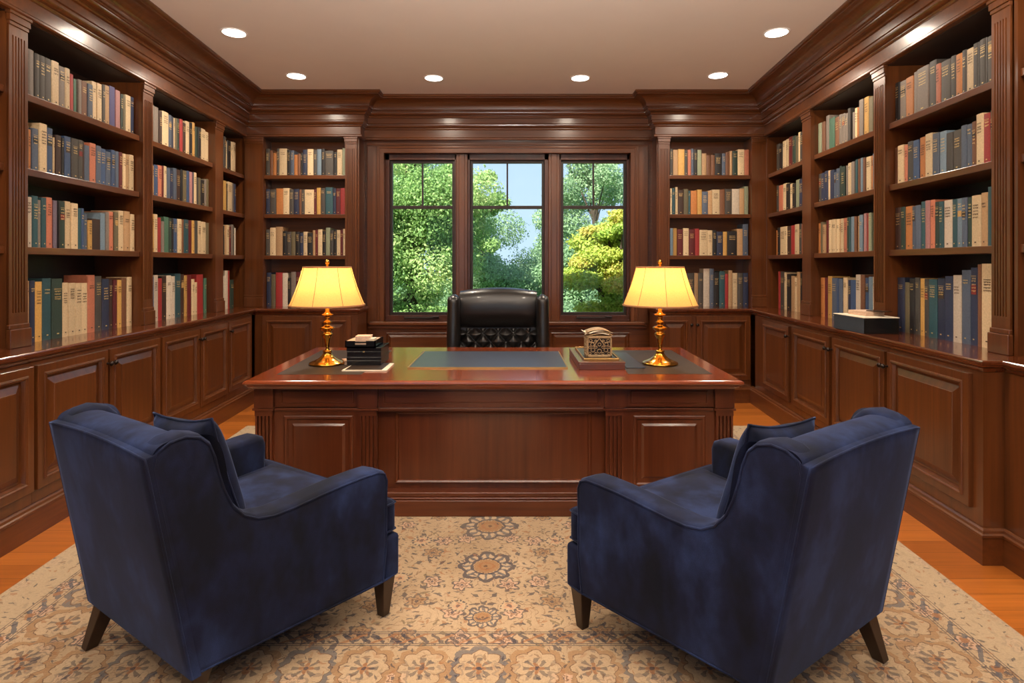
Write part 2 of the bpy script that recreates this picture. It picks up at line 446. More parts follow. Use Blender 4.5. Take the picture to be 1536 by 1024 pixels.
for a, b_ in ((-1.36, -0.42), (-0.34, 0.36), (0.42, 1.27)): panel_rings(mb, WW, a, b_, 0.22, 0.655, WAIN)
struct(mb.build('trim_5', wx))
# windows
GY = YW + 0.07
wins = [(-1.377, -1.303, -0.652, -0.605), (-0.482, -0.427, 0.325, 0.395), (0.515, 0.560, 1.218, 1.276)]
for i, (f0, g0, g1, f1) in enumerate(wins):
    k = GY / YW
    w = MB(); zt, zb, zm = 2.493, 0.868, 2.012
    w.box(f0, g0 - 0.028, GY - 0.05, GY + 0.05, OZ0, OZ1); w.box(g1 + 0.028, f1, GY - 0.05, GY + 0.05, OZ0, OZ1)
    w.box(f0, f1, GY - 0.05, GY + 0.05, zt + 0.03, OZ1); w.box(f0, f1, GY - 0.055, GY + 0.05, OZ0, zb - 0.03)
    wn = struct(bevel(w.build('window_%d' % (i + 1), wframe), 0.003))
    s = MB()
    s.box(g0 - 0.028, g0, GY - 0.02, GY + 0.025, zb - 0.03, zt + 0.03); s.box(g1, g1 + 0.028, GY - 0.02, GY + 0.025, zb - 0.03, zt + 0.03)
    s.box(g0, g1, GY - 0.02, GY + 0.025, zt, zt + 0.03); s.box(g0, g1, GY - 0.02, GY + 0.025, zb - 0.03, zb)
    s.box(g0, g1, GY - 0.02, GY + 0.025, zm - 0.017, zm + 0.017); xm = (g0 + g1) / 2
    s.box(xm - 0.009, xm + 0.009, GY - 0.012, GY + 0.018, zm, zt)
    bevel(s.build('window_sash', m_glassframe, wn), 0.002)
    g = MB(); g.box(g0, g1, GY, GY + 0.004, zb, zt); g.build('glass_pane', m_glass, wn)
    c = MB(); c.box(xm - 0.19, xm + 0.19, GY - 0.075, GY - 0.055, zb - 0.065, zb - 0.045); c.box(xm + 0.12, xm + 0.19, GY - 0.095, GY - 0.06, zb - 0.05, zb - 0.038)
    bevel(c.build('window_crank', m_glassframe, wn), 0.003)
mb = MB()
for a, b_ in ((-0.605, -0.482), (0.395, 0.515)):
    mb.box(a, b_, YW + 0.005, YW + 0.12, OZ0, OZ1); mb.box(a + 0.03, b_ - 0.03, YW - 0.006, YW + 0.01, OZ0, OZ1)
struct(bevel(mb.build('trim_6', wv), 0.004))
# light portals on the openings (guide sampling of the daylight, give no light of their own)
def portal(x0, x1, y, z0, z1, rx):
    o = add_light('window_portal', 'AREA', ((x0 + x1) / 2, y, (z0 + z1) / 2), 1, (1, 1, 1), (rx, 0, 0), shape='RECTANGLE', size=x1 - x0, size_y=z1 - z0)
    o.data.cycles.is_portal = True
portal(OX0, OX1, GY + 0.08, OZ0, OZ1, radians(-90))
for a, b_ in ops: portal(a, b_, yr0 - 0.01, 0.4, 2.7, radians(90))

# ------------------------------------------------------------------ countertops
cprof = [(-0.34, 0.905), (-0.34, CT), (0.020, CT)] + arc((0.020, CT - 0.010), 0.010, 90, 0, 3)[1:] + [(0.030, CT - 0.020), (0.026, CT - 0.024)] \
    + [(0.026, CT - 0.028), (0.020, CT - 0.034), (0.012, CT - 0.040), (0.010, CT - 0.046), (0.004, CT - 0.056), (0.0, CT - 0.060), (-0.02, CT - 0.060), (-0.02, 0.905)]
lcp = [(lx(LB, YR), YR), (lx(LB, YB), YB), (XBL, YB)]
def counter(path, name, lab):
    o = weld(sweep(path, cprof).build(name, wcounter)); tag(o, lab, 'countertop', 'countertops'); return o
counter([(lx(LB, YR), YR), (lx(LB, YB), YB), (XBL, YB), (XBL, YB + 0.36)], 'countertop', 'long polished mahogany countertop along the left wall')
counter([(XBR, YB + 0.36), (XBR, YB), (lx(RB, YB), YB), (lx(RB, jy), jy), (lx(RB, jy) + JOG, jy - 0.001), (lx(RB, YR) + JOG, YR)], 'countertop', 'long polished mahogany countertop along the right wall')

# ------------------------------------------------------------------ base cabinets
def knob(fr, s, z, parent):
    mb = MB(); prof = [(0.0075, 0), (0.0055, 0.008), (0.006, 0.014), (0.013, 0.020), (0.0155, 0.027), (0.013, 0.034), (0.006, 0.038), (0.001, 0.039)]
    n = 16; vs = []; fs = []
    for r, h in prof:
        for i in range(n): vs.append(fr(s + r * cos(2 * pi * i / n), -0.020 - h, z + r * sin(2 * pi * i / n)))
    for j in range(len(prof) - 1):
        for i in range(n): k = (i + 1) % n; fs.append((j * n + i, j * n + k, (j + 1) * n + k, (j + 1) * n + i))
    mb.add(vs, fs, True); mb.build('knob', m_knob, parent)
def cabinet(fr, s0, s1, doors, label, mat=wv, zb=0.0):
    """doors: list of (outline s0, outline s1, [knob s ...])"""
    c = fr((s0 + s1) / 2, 0.1, 0)
    t = thing('base_cabinet', label, 'cabinet', (c[0], c[1], 0), 0, 'base cabinets')
    b = MB(); b.box(s0 + 0.001, s1 - 0.001, 0.0, 0.36, 0.0, 0.904, fr); b.build('body', mat, t)
    for a, e, ks in doors:
        d = MB(); panel_rings(d, fr, a - 0.036, e + 0.036, 0.232, 0.868, DOOR); do = d.build('door', mat, t, fix=False)
        for k_ in ks: knob(fr, k_, 0.785, do)
    return t
S = lambda y: y * K * kL
cabinet(LB, S(1.50), S(2.585), [(S(1.56), S(2.03), [S(2.06)]), (S(2.10), S(2.545), [])], 'mahogany base cabinet at the left edge, cut off by the frame')
cabinet(LB, S(2.585), S(3.60), [(S(2.63), S(3.054), [S(3.078)]), (S(3.133), S(3.554), [S(3.112)])], 'left wall base cabinet behind the left armchair, two knobs meeting in the middle')
cabinet(LB, S(3.60), S(4.548), [(S(3.642), S(4.056), [S(4.075)]), (S(4.133), S(4.51), [S(4.112)])], 'left wall base cabinet level with the desk, two raised panel doors')
cabinet(LB, S(4.548), S(5.05), [(S(4.59), S(4.967), [S(4.57)])], 'narrow single door base cabinet in the left back corner')
cabinet(BB, -2.585, XBL, [(-2.465, -1.997, []), (-1.925, -1.651, [])], 'back base cabinet behind the left desk lamp')
cabinet(BB, XBR, 2.40, [(1.50, 1.766, [1.793]), (1.885, 2.354, [1.852])], 'back base cabinet behind the right desk lamp, two knobs', zb=0)
S = lambda y: y * K * kR
cabinet(RB, S(4.222), S(5.0), [(S(4.285), S(4.762), [S(4.250)])], 'single door base cabinet in the right back corner')
cabinet(RB, S(3.610), S(4.222), [(S(3.664), S(4.162), [S(3.640)])], 'right wall base cabinet below the flat black box, one door')
cabinet(RB, S(3.012), S(3.610), [(S(3.06), S(3.558), [S(3.590), S(3.028)])], 'right wall base cabinet, second from the near corner, knob at both sides')
cabinet(RB, S(2.352), S(3.012), [(S(2.443), S(2.97), [S(2.994)])], 'wide right wall base cabinet behind the right armchair')
RJ = Fr((2.000 + JOG, 0), (bR, 1), (1, -bR))
cabinet(RJ, S(1.2), S(2.349), [(S(1.80), S(2.20), []), (S(1.28), S(1.68), [])], 'set back base cabinet at the right edge of the picture')

# ------------------------------------------------------------------ bookcases
ZS = [CT, 1.483, 1.915, 2.325]
def pilaster(fr, s0, s1, parent, proj=0.012, flutes=5):
    mb = MB(); zt, zb = TOPZ - 0.085, CT + 0.135
    w = s1 - s0; f0 = s0 + w * 0.16; f1 = s1 - w * 0.16; fw = (f1 - f0) / (flutes * 2 - 1) if flutes else 0
    zf0, zf1 = zb + 0.05, zt - 0.05
    # board cross section with grooves between zf0 and zf1
    mb.box(s0, s1, 0.0, 0.0008, CT, TOPZ, fr)
    if flutes:
        mb.box(s0, s1, -proj + 0.006, 0.0, CT, TOPZ, fr)
        mb.box(s0, f0, -proj, 0.0, zf0, zf1, fr); mb.box(f1, s1, -proj, 0.0, zf0, zf1, fr)
        for i in range(flutes - 1): a = f0 + fw * (2 * i + 1); mb.box(a, a + fw, -proj, 0.0, zf0, zf1, fr)
        mb.box(s0, s1, -proj, 0.0, CT, zf0, fr); mb.box(s0, s1, -proj, 0.0, zf1, TOPZ, fr)
    else: mb.box(s0, s1, -proj, 0.0, CT, TOPZ, fr)
    p = mb.build('pilaster', wv, parent)
    c = MB(); c.box(s0 - 0.006, s1 + 0.006, -proj - 0.012, 0.0, zt + 0.02, TOPZ - 0.002, fr); c.box(s0 - 0.012, s1 + 0.012, -proj - 0.018, 0.0, TOPZ - 0.03, TOPZ - 0.002, fr)
    c.box(s0 - 0.003, s1 + 0.003, -proj - 0.006, 0.0, zt, zt + 0.02, fr)
    bevel(c.build('capital', wv, p), 0.003)
    q = MB(); q.box(s0 - 0.008, s1 + 0.008, -proj - 0.016, 0.0, CT, CT + 0.10, fr); q.box(s0 - 0.004, s1 + 0.004, -proj - 0.008, 0.0, CT + 0.10, CT + 0.125, fr)
    bevel(q.build('plinth', wv, p), 0.004)
def bookcase(fr, s0, s1, label, pil=(), depth=0.33, shelfmat=wy):
    c = fr((s0 + s1) / 2, 0.1, CT)
    t = thing('bookcase', label, 'bookcase', c, 0, 'built-in bookcases')
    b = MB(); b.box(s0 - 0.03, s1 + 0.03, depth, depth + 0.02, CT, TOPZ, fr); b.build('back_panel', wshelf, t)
    for a, e in ((s0 - 0.022, s0), (s1, s1 + 0.022)):
        b = MB(); b.box(a, e, 0.001, depth, CT, TOPZ, fr); b.build('side_panel', wv, t)
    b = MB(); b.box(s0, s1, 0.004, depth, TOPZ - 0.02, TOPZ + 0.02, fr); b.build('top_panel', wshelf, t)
    for z in ZS[1:]:
        b = MB(); b.box(s0 + 0.0005, s1 - 0.0005, 0.030, depth, z - 0.036, z, fr); b.box(s0 + 0.0005, s1 - 0.0005, 0.012, 0.030, z - 0.040, z, fr)
        bevel(b.build('shelf', shelfmat, t), 0.003)
    for p in pil: pilaster(fr, p[0], p[1], t, flutes=p[2] if len(p) > 2 else 5)
    return t
S = lambda y: y * K * kL
bookcase(LU, S(1.60), S(2.645), 'built-in bookcase bay at the far left edge, mostly out of frame')
bookcase(LU, S(2.755), S(3.69), 'nearest fully visible bookcase bay on the left wall', [(S(2.645), S(2.755)), (S(3.69), S(3.80))])
bookcase(LU, S(3.80), S(4.69), 'middle bookcase bay on the left wall', [(S(4.69), S(4.83), 0)])
bookcase(LU, S(4.83), S(5.32), 'narrow bookcase bay in the left back corner')
bookcase(BU, -2.60, -1.743, 'bookcase facing the room left of the windows', [(-2.79, -2.60, 0), (-1.743, -1.62)], shelfmat=wx)
bookcase(BU, 1.646, 2.504, 'bookcase facing the room right of the windows', [(1.527, 1.646), (2.504, 2.664, 0)], shelfmat=wx)
S = lambda y: y * K * kR
bookcase(RU, S(4.50), S(5.27), 'narrow bookcase bay in the right back corner', [(S(4.35), S(4.50), 0)])
bookcase(RU, S(3.50), S(4.35), 'middle bookcase bay on the right wall', [(S(3.38), S(3.50))])
bookcase(RU, S(2.56), S(3.38), 'nearest fully visible bookcase bay on the right wall', [(S(2.457), S(2.56))])
bookcase(RU, S(1.40), S(2.43), 'built-in bookcase bay at the far right edge, mostly out of frame')
# return panels between uppers and the window wall
mb = MB(); mb.box(XLc - 0.02, XLc, YU + 0.001, YW, CT + 0.001, TOPZ); mb.box(XRc, XRc + 0.012, YU + 0.001, YW, CT + 0.001, TOPZ); struct(mb.build('trim_7', wv))

# ------------------------------------------------------------------ books
PAL = {'cr': ('cream', (226, 196, 150)), 'iv': ('ivory', (218, 200, 176)), 'tn': ('tan', (190, 148, 102)), 'or': ('orange', (200, 122, 58)),
       'oc': ('ochre', (212, 160, 78)), 'sa': ('salmon', (202, 116, 84)), 'rd': ('red', (172, 46, 44)), 'dr': ('maroon', (104, 28, 30)),
       'br': ('brown', (124, 78, 50)), 'db': ('dark brown', (66, 42, 32)), 'gy': ('grey', (132, 118, 106)), 'dg': ('charcoal', (74, 68, 62)),
       'bk': ('black', (34, 30, 30)), 'nv': ('navy', (42, 50, 78)), 'bl': ('blue', (60, 84, 124)), 'lb': ('pale blue', (120, 144, 162)),
       'sb': ('slate blue', (84, 96, 116)), 'tl': ('teal', (44, 84, 92)), 'gn': ('green', (74, 116, 92)), 'fg': ('dark green', (44, 62, 52)),
       'ol': ('olive', (108, 96, 68)), 'sg': ('sage green', (146, 152, 120)), 'pu': ('purple', (76, 72, 122)), 'pk': ('dusty pink', (176, 120, 118)), 'pl': ('plum grey', (110, 96, 112))}
# each row: origin x, origin y, scale, first x, then "x1,top,colour" ('x1,-' is a gap, '+' a titled spine)
ROWS = {
 ('L1', 3): (36, 60, 6.824, 12, "40,72,gy 48,90,bk 115,100,gy 120,- 166,142,dg+ 172,- 226,165,dg+ 296,192,dg+ 368,222,cr 430,275,gy+ 478,292,cr 518,350,rd 548,400,gn 568,- 600,408,gy 660,425,br+ 712,455,sb+ 756,428,cr 808,448,cr 838,458,dg+ 888,468,tn 946,478,pu 994,518,pk 1020,555,fg+ 1046,560,ol 1100,568,cr 1140,585,nv+"),
 ('L1', 2): (36, 170, 7.875, 10, "44,70,gy 62,150,ol 96,190,or 116,- 190,180,sb+ 196,- 285,125,cr 362,175,bl+ 376,285,cr 386,- 446,260,db+ 458,- 490,290,bk+ 500,- 572,275,bl+ 650,300,dg+ 702,315,dg+ 728,330,db 786,380,sb 862,355,sa 920,385,sb+ 985,420,bl+ 1044,455,sb+ 1090,435,bl+ 1130,450,sb 1172,460,dr+ 1208,478,cr 1250,485,tn 1306,492,cr"),
 ('L1', 1): (36, 285, 8.727, 10, "40,75,cr 116,90,iv 122,- 196,78,tl+ 246,130,gy+ 308,100,tl+ 385,98,sa 400,140,dr 458,138,pl 480,150,bk 558,145,fg+ 636,150,cr 720,175,cr 764,238,tl 804,240,bl+ 852,315,sb+ 906,395,oc 1022,380,db 1088,305,lb 1130,290,gy 1195,285,sa 1208,- 1262,290,ol+ 1328,272,cr 1408,280,tn+ 1466,318,cr"),
 ('L1', 0): (36, 400, 8.727, 10, "95,185,tn 100,- 172,182,nv+ 268,195,oc 384,150,tl+ 528,155,fg+ 610,208,cr 700,210,cr 788,212,cr 870,212,cr 970,108,sa 1058,122,dg+ 1155,158,nv+ 1205,165,db+ 1256,172,dr+ 1320,172,oc 1386,145,br 1450,132,cr"),
 ('L2', 3): (224, 150, 10.24, 72, "92,80,gy 162,110,gy 212,172,db+ 318,190,cr 370,240,sb+ 405,265,nv 432,285,cr 460,290,ol 500,300,fg+ 545,308,rd 600,365,db+ 658,345,cr 712,365,bk+ 752,365,oc 795,430,fg 840,440,bk+ 912,465,cr 966,512,cr"),
 ('L2', 2): (224, 235, 13.65, 40, "75,70,gy 115,180,tn 200,170,bl+ 278,180,sa 325,190,dr 385,198,cr 450,235,sb 515,290,nv+ 580,240,sb 665,270,db+ 710,265,bk 795,290,ol+ 850,295,bl 910,318,pk 940,320,nv 1008,330,cr 1040,430,dg 1085,440,ol 1160,485,bk+ 1200,470,gy 1250,465,ol"),
 ('L2', 1): (224, 315, 14.62, 30, "75,130,db 135,90,oc 220,92,cr 298,165,rd 365,248,gy 470,155,gn 530,180,fg+ 580,190,bk+ 668,190,bl+ 762,202,cr 805,212,br 912,215,tl+ 995,230,dr 1052,235,oc 1125,240,dg 1205,245,cr 1305,268,cr 1375,288,ol"),
 ('L2', 0): (224, 400, 12.8, 45, "100,190,bl 192,160,iv 272,220,rd 368,180,db+ 462,165,iv 536,180,iv 650,130,tl+ 715,140,db+ 768,165,oc 860,160,dr 920,235,cr 972,295,cr 1100,145,rd 1110,- 1160,215,gn+"),
 ('R1', 3): (1336, 45, 7.063, 30, "72,560,bk+ 80,- 148,540,gy+ 228,500,or 268,445,gy 395,395,gy+ 470,328,dg+ 515,360,sa 618,325,dg+ 672,275,dg+ 738,255,or 785,215,dg+ 868,195,cr 930,140,dg+ 1008,95,dg+ 1085,60,dg+"),
 ('R1', 2): (1336, 160, 8.532, 38, "78,525,br 158,495,cr 205,490,sa 278,445,dg+ 352,430,bl+ 428,390,or 520,345,cr 605,340,sb+ 690,315,lb+ 698,- 778,335,dg 888,300,dg+ 955,240,sb 1022,225,sb+ 1080,190,br+ 1172,90,cr 1262,85,rd+ 1318,45,ol+"),
 ('R1', 1): (1336, 275, 9.72, 35, "122,355,db+ 188,345,fg+ 298,335,or 345,335,sb+ 420,320,sb 490,265,tl+ 555,250,pk 622,240,sa 690,270,fg+ 750,265,tl+ 872,245,iv 942,232,tl+ 1022,220,lb+ 1095,208,sb+ 1165,205,fg+ 1300,175,cr 1396,135,tn+ 1505,46,tl"),
 ('R1', 0): (1336, 390, 7.88, 25, "112,205,nv+ 172,260,ol 235,215,bk+ 292,205,dg+ 350,215,oc 404,222,dg+ 505,225,tl+ 602,215,nv+ 705,190,nv+ 805,178,iv 910,118,sb+ 1000,88,nv+ 1048,50,br 1205,42,cr"),
 ('R2', 3): (1218, 130, 9.75, 70, "122,540,sg 168,520,br 180,- 225,430,gy 305,465,gn 312,- 370,450,br+ 412,410,gy+ 462,400,gy+ 508,395,gy+ 545,320,dg 570,- 605,375,gy 640,315,cr 672,310,or 735,190,gy 745,- 815,155,oc 880,150,ol 925,70,sg"),
 ('R2', 2): (1218, 225, 12.8, 95, "155,460,dg+ 215,445,nv+ 280,405,nv+ 322,395,cr 395,390,nv 440,430,sb+ 500,355,sb+ 540,310,fg 615,325,fg+ 640,- 675,300,gy 738,250,cr 800,225,gy 845,185,tl 870,- 915,175,br 965,150,lb 1015,150,br 1110,128,cr 1160,105,or 1205,68,lb"),
 ('R2', 1): (1218, 310, 13.65, 80, "130,345,or 180,320,ol 240,370,tn 300,285,dr 350,275,cr 405,265,cr 455,260,cr 520,255,cr 560,250,tn 612,245,cr 680,235,sa 735,220,fg+ 770,215,tl 840,205,lb 888,200,br 915,- 945,190,tn 1015,165,lb+ 1035,- 1095,135,pk 1135,130,rd 1200,125,sg+ 1245,- 1300,98,lb"),
 ('R2', 0): (1218, 405, 13.65, 80, "165,150,or 232,150,dr 325,120,oc 435,160,sb+ 470,160,bl 550,175,sb 575,- 665,150,cr 735,200,nv+ 845,200,bl 955,90,iv 1045,95,br 1130,155,bl+ 1215,135,lb 1300,135,iv"),
 ('BL', 3): (360, 100, 3.7925, 138, "162,466,dg 180,475,br 200,490,or 216,465,dg 260,465,cr 280,472,bk 302,475,sb 322,500,or 340,495,br 352,490,bk 378,472,nv 413,468,cr 434,472,dg 460,468,lb 480,466,bk 530,478,dg 550,485,bk 580,470,cr 598,462,sg"),
 ('BL', 2): (360, 100, 3.7925, 138, "162,695,nv 198,697,dg 238,692,or 275,690,cr 300,697,dg 330,695,nv 345,698,br 362,698,dg 417,698,cr 432,695,dr 456,688,oc 482,690,dg 526,685,tl 545,692,nv 570,692,dr 598,690,rd"),
 ('BL', 1): (360, 100, 3.7925, 138, "162,925,dg 195,915,cr 235,910,tn 260,935,bk 285,938,dg 310,938,ol 335,938,bk 355,945,nv 378,938,cr 410,945,bk 425,930,tn 440,928,dr 465,925,cr 485,935,bk 510,915,sg 530,930,dg 548,925,bk 570,928,cr 585,925,dr 598,922,cr"),
 ('BL', 0): (360, 350, 3.7925, 138, "165,222,nv 190,232,ol 230,222,rd 262,225,iv 280,255,bk 310,218,gy 335,218,dr 355,212,iv 400,230,dg 440,225,nv 480,228,br 520,225,cr 560,230,dg 598,225,dr"),
 ('BR', 3): (760, 100, 3.7925, 930, "948,466,dg 976,472,tn 1014,468,oc 1032,475,dg 1052,472,sa 1068,465,sb 1088,472,bk 1113,472,sg 1140,492,tn 1165,503,br 1188,502,br 1230,492,bk 1250,492,sb 1275,485,br 1290,478,tn 1320,478,fg 1358,470,cr 1386,472,sa"),
 ('BR', 2): (760, 100, 3.7925, 930, "942,692,cr 960,690,tl 975,684,cr 1008,700,db 1035,695,ol 1048,705,tl 1085,705,or 1112,698,oc 1146,710,sb 1170,705,tn 1214,698,cr 1243,698,br 1283,695,dg 1325,695,iv 1354,692,tn 1378,680,sg"),
 ('BR', 1): (760, 100, 3.7925, 930, "948,918,lb 970,918,oc 1005,925,dr 1038,918,cr 1072,925,dr 1098,920,rd 1145,928,cr 1172,930,cr 1196,930,bk 1232,938,nv 1256,938,oc 1312,935,bk 1345,922,tn 1376,895,sb"),
 ('BR', 0): (760, 350, 3.7925, 990, "1020,220,nv 1072,225,dg 1095,225,tn 1125,225,dg 1162,200,iv 1186,200,sb 1218,220,bk 1252,215,tl 1272,230,rd 1296,210,tn 1326,225,cr 1358,225,dg 1390,225,nv"),
 ('R3', 3): (1136, 0, 3.7925, 82, "98,832,dg 120,840,bk 140,812,cr 160,800,cr 185,785,dr 205,780,fg 222,778,ol 236,755,cr 258,752,dg"),
 ('R3', 2): (1136, 250, 3.7925, 90, "104,112,dg 128,110,sa 150,100,cr 172,100,bk 190,100,cr 208,98,bk 232,75,sg 257,70,nv"),
 ('R3', 1): (1136, 250, 3.7925, 82, "88,365,or 104,350,bk 138,345,cr 152,342,cr 178,340,db 202,335,rd 228,328,cr 248,325,dg 257,325,sa"),
 ('R3', 0): (1136, 250, 3.7925, 92, "104,595,rd 132,595,dg 146,600,cr 175,610,bk 198,620,tn 215,630,cr 235,598,tn 248,605,bk 257,612,bl"),
 ('L3', 3): (0, 0, 3.7925, 1276, "1298,780,dg 1312,810,cr 1345,812,bk 1358,822,cr 1365,- 1390,830,cr"),
 ('L3', 2): (0, 250, 3.7925, 1276, "1302,82,oc 1312,100,bk 1355,95,cr 1375,105,gy 1390,112,nv"),
 ('L3', 1): (0, 250, 3.7925, 1276, "1285,335,bk 1302,335,tn 1330,335,cr 1350,345,dr 1368,335,gy 1378,345,fg 1390,355,iv"),
 ('L3', 0): (0, 250, 3.7925, 1276, "1290,620,iv 1322,590,iv 1346,590,rd 1384,640,fg"),
}
BFR = {'L1': LU, 'L2': LU, 'L3': LU, 'R1': RU, 'R2': RU, 'R3': RU, 'BL': BU, 'BR': BU}
BLIM = {'L1': (S(0) + 2.755 * K * kL, 3.69 * K * kL), 'L2': (3.80 * K * kL, 4.69 * K * kL), 'L3': (4.83 * K * kL, 5.20 * K * kL),
        'R1': (2.56 * K * kR, 3.38 * K * kR), 'R2': (3.50 * K * kR, 4.35 * K * kR), 'R3': (4.50 * K * kR, 5.16 * K * kR), 'BL': (-2.60, -1.743), 'BR': (1.646, 2.504)}
BNAME = {'L1': 'nearest left wall bay', 'L2': 'middle left wall bay', 'R1': 'nearest right wall bay', 'R2': 'middle right wall bay'}
SNAME = ['bottom shelf', 'third shelf', 'second shelf', 'top shelf']
ORD = 'first second third fourth fifth sixth seventh eighth ninth tenth eleventh twelfth thirteenth fourteenth fifteenth sixteenth seventeenth eighteenth nineteenth twentieth twenty-first twenty-second twenty-third twenty-fourth twenty-fifth twenty-sixth twenty-seventh'.split()
rnd = random.Random(7)
def book_geo(w, h, dp):
    """cover and page shapes in local (s, d, z), centred on s"""
    cov = MB(); pg = MB(); a = w / 2; r = min(0.008, w * 0.28)
    # spine: cross section in (s,d)
    sp = [(-a, 0.004 + r * 0.4)] + [(-a + w * t, r * 0.55 * (1 - sin(pi * t) ** 0.55)) for t in (0.06, 0.2, 0.38, 0.62, 0.8, 0.94)] + [(a, 0.004 + r * 0.4)]
    inn = [(a - 0.0015, 0.010), (-a + 0.0015, 0.010)]
    poly = sp + inn; n = len(poly)
    vs = [(x, y, 0) for x, y in poly] + [(x, y, h) for x, y in poly]
    cov.add(vs, [tuple(range(n)), tuple(range(n, 2 * n))]); cov.add(vs, [(i, (i + 1) % n, n + (i + 1) % n, n + i) for i in range(n)], False)
    cov.box(-a, -a + 0.0022, 0.006, dp, 0, h); cov.box(a - 0.0022, a, 0.006, dp, 0, h)
    pg.box(-a + 0.0022, a - 0.0022, 0.008, dp - 0.005, 0.003, h - 0.004)
    return cov, pg
def title_geo(w, h, dark):
    t = MB(); a = w * 0.30; y = -0.0007
    def q(x0, x1, z0, z1): t.add([(x0, y, z0), (x1, y, z0), (x1, y, z1), (x0, y, z1)], [(0, 1, 2, 3)])
    z = h * rnd.uniform(0.80, 0.9)
    if not dark:
        for _ in range(rnd.choice((0, 1, 2))): q(-w * 0.36, w * 0.36, z, z + 0.0016); z -= 0.006
    for _ in range(rnd.choice((2, 3, 4, 5))):
        x = -a
        while x < a - 0.003:
            ww = rnd.uniform(0.0015, 0.004); hh = rnd.uniform(0.004, 0.009)
            q(x, min(x + ww, a), z - hh, z); x += ww + rnd.uniform(0.001, 0.002)
        z -= rnd.uniform(0.012, 0.020)
        if z < h * 0.45: break
    q(-w * 0.1, w * 0.1, h * 0.07, h * 0.07 + 0.007)
    return t
other = MB(); other_cols = []
seen = {}
for (bay, si), (ox, oy, s_, x0, spec) in ROWS.items():
    fr = BFR[bay]; dd = 0.060 if si == 0 else 0.040
    lo, hi = BLIM[bay]; xa = x0; idx = 0; lastS = None
    items = []
    for tok in spec.split():
        p = tok.split(','); x1 = float(p[0])
        if p[1] == '-': xa = x1; continue
        px0, px1 = ox + xa / s_, ox + x1 / s_
        a0, _ = fr.hit(px0, dd); a1, _ = fr.hit(px1, dd); am, Ym = fr.hit((px0 + px1) / 2, dd)
        zt = zat(oy + float(p[1]) / s_, Ym); items.append([min(a0, a1), max(a0, a1), zt, p[2]]); xa = x1
    # keep every row inside its opening
    mn = min(i[0] for i in items); mx = max(i[1] for i in items); A, B = lo + 0.004, hi - 0.004
    if mn < A or mx > B:
        nm, nx = max(mn, A), min(mx, B)
        for i in items:
            i[0] = nm + (i[0] - mn) / (mx - mn) * (nx - nm); i[1] = nm + (i[1] - mn) / (mx - mn) * (nx - nm)
    zlim = (ZS[si + 1] - 0.05) if si < 3 else TOPZ - 0.04
    if bay == 'L3' and si == 0: pass
    for a0, a1, zt, code in items:
        plus = code.endswith('+'); code = code.rstrip('+'); nm_, col = PAL[code]; idx += 1
        w = a1 - a0 - 0.0012; h = min(zt, zlim) - ZS[si]; h = max(0.12, h); dp = rnd.uniform(0.135, 0.155) if si == 0 else rnd.uniform(0.16, 0.21)
        jit = rnd.uniform(0, 0.008); jf = rnd.uniform(0.84, 0.97); gm = sum(col) / 3; cc = lin(tuple(max(4, min(250, (c_ * 0.90 + gm * 0.10) * jf)) for c_ in col))
        cov, pg = book_geo(w, h, dp); sm = (a0 + a1) / 2
        if bay in BNAME:
            tall = 'tall ' if h > 0.32 else ('short ' if h < 0.215 else '')
            thick = 'thick ' if w > 0.062 else ('slim ' if w < 0.028 else '')
            desc = tall + thick + nm_ + ' book' + (' with gilt title' if plus else '')
            lab = '%s, %s from left, %s, %s' % (desc, ORD[idx - 1], SNAME[si], BNAME[bay])
            if len(lab.replace('-', ' ').split()) > 16: lab = lab.replace('tall thick ', 'thick ').replace('tall slim ', 'slim ')
            if len(lab.replace('-', ' ').split()) > 16: lab = lab.replace('with gilt title', 'with title')
            base = fr(sm, dd + jit, ZS[si])
            rot = atan2(fr.ds.y, fr.ds.x)
            t = thing('book', lab, 'book', base, 0, 'books on the ' + SNAME[si] + ' of the ' + BNAME[bay])
            M_ = lambda g: [setattr(g, 'v', [tuple(Vector(fr(sm + x, dd + jit + y, ZS[si] + z)) - Vector(base)) for x, y, z in g.v]), g][1]
            c_o = local(M_(cov).build('cover', m_cloth), t); set_col(c_o, cc)
            local(M_(pg).build('pages', m_paper), t)
            light = code in ('cr', 'iv', 'oc', 'tn', 'or', 'sa')
            if plus or light:
                local(M_(title_geo(w, h, light)).build('title', m_ink if light else m_gilt), t)
            if plus and rnd.random() < 0.3:
                lb = MB(); zc = h * rnd.uniform(0.6, 0.7); lb.box(-w * 0.34, w * 0.34, -0.0004, 0.002, zc, zc + h * 0.12)
                lc = rnd.choice([(120, 34, 30), (30, 30, 34), (178, 140, 84), (60, 44, 34)])
                l_o = local(M_(lb).build('title_patch', m_cloth), t); set_col(l_o, lin(lc))
        else:
            k0 = len(other.f)
            for g, c3 in ((cov, cc), (pg, lin((210, 196, 166)))):
                n0 = len(other.f)
                other.add([fr(sm + x, dd + jit + y, ZS[si] + z) for x, y, z in g.v], g.f)
                other_cols += [c3] * (len(other.f) - n0)
            if code in ('dg', 'bk', 'nv', 'fg', 'dr', 'sb', 'db', 'cr', 'tl'):
                tg = title_geo(w, h, code == 'cr'); n0 = len(other.f)
                other.add([fr(sm + x, dd + jit + y, ZS[si] + z) for x, y, z in tg.v], tg.f)
                other_cols += [lin((70, 50, 36)) if code == 'cr' else lin((196, 164, 108))] * (len(other.f) - n0)
o = other.build('book_rows', m_cloth, fix=True); set_col(o, other_cols)
tag(o, 'rows of smaller mixed books in the corner bays and beside the windows', 'books', kind='stuff')

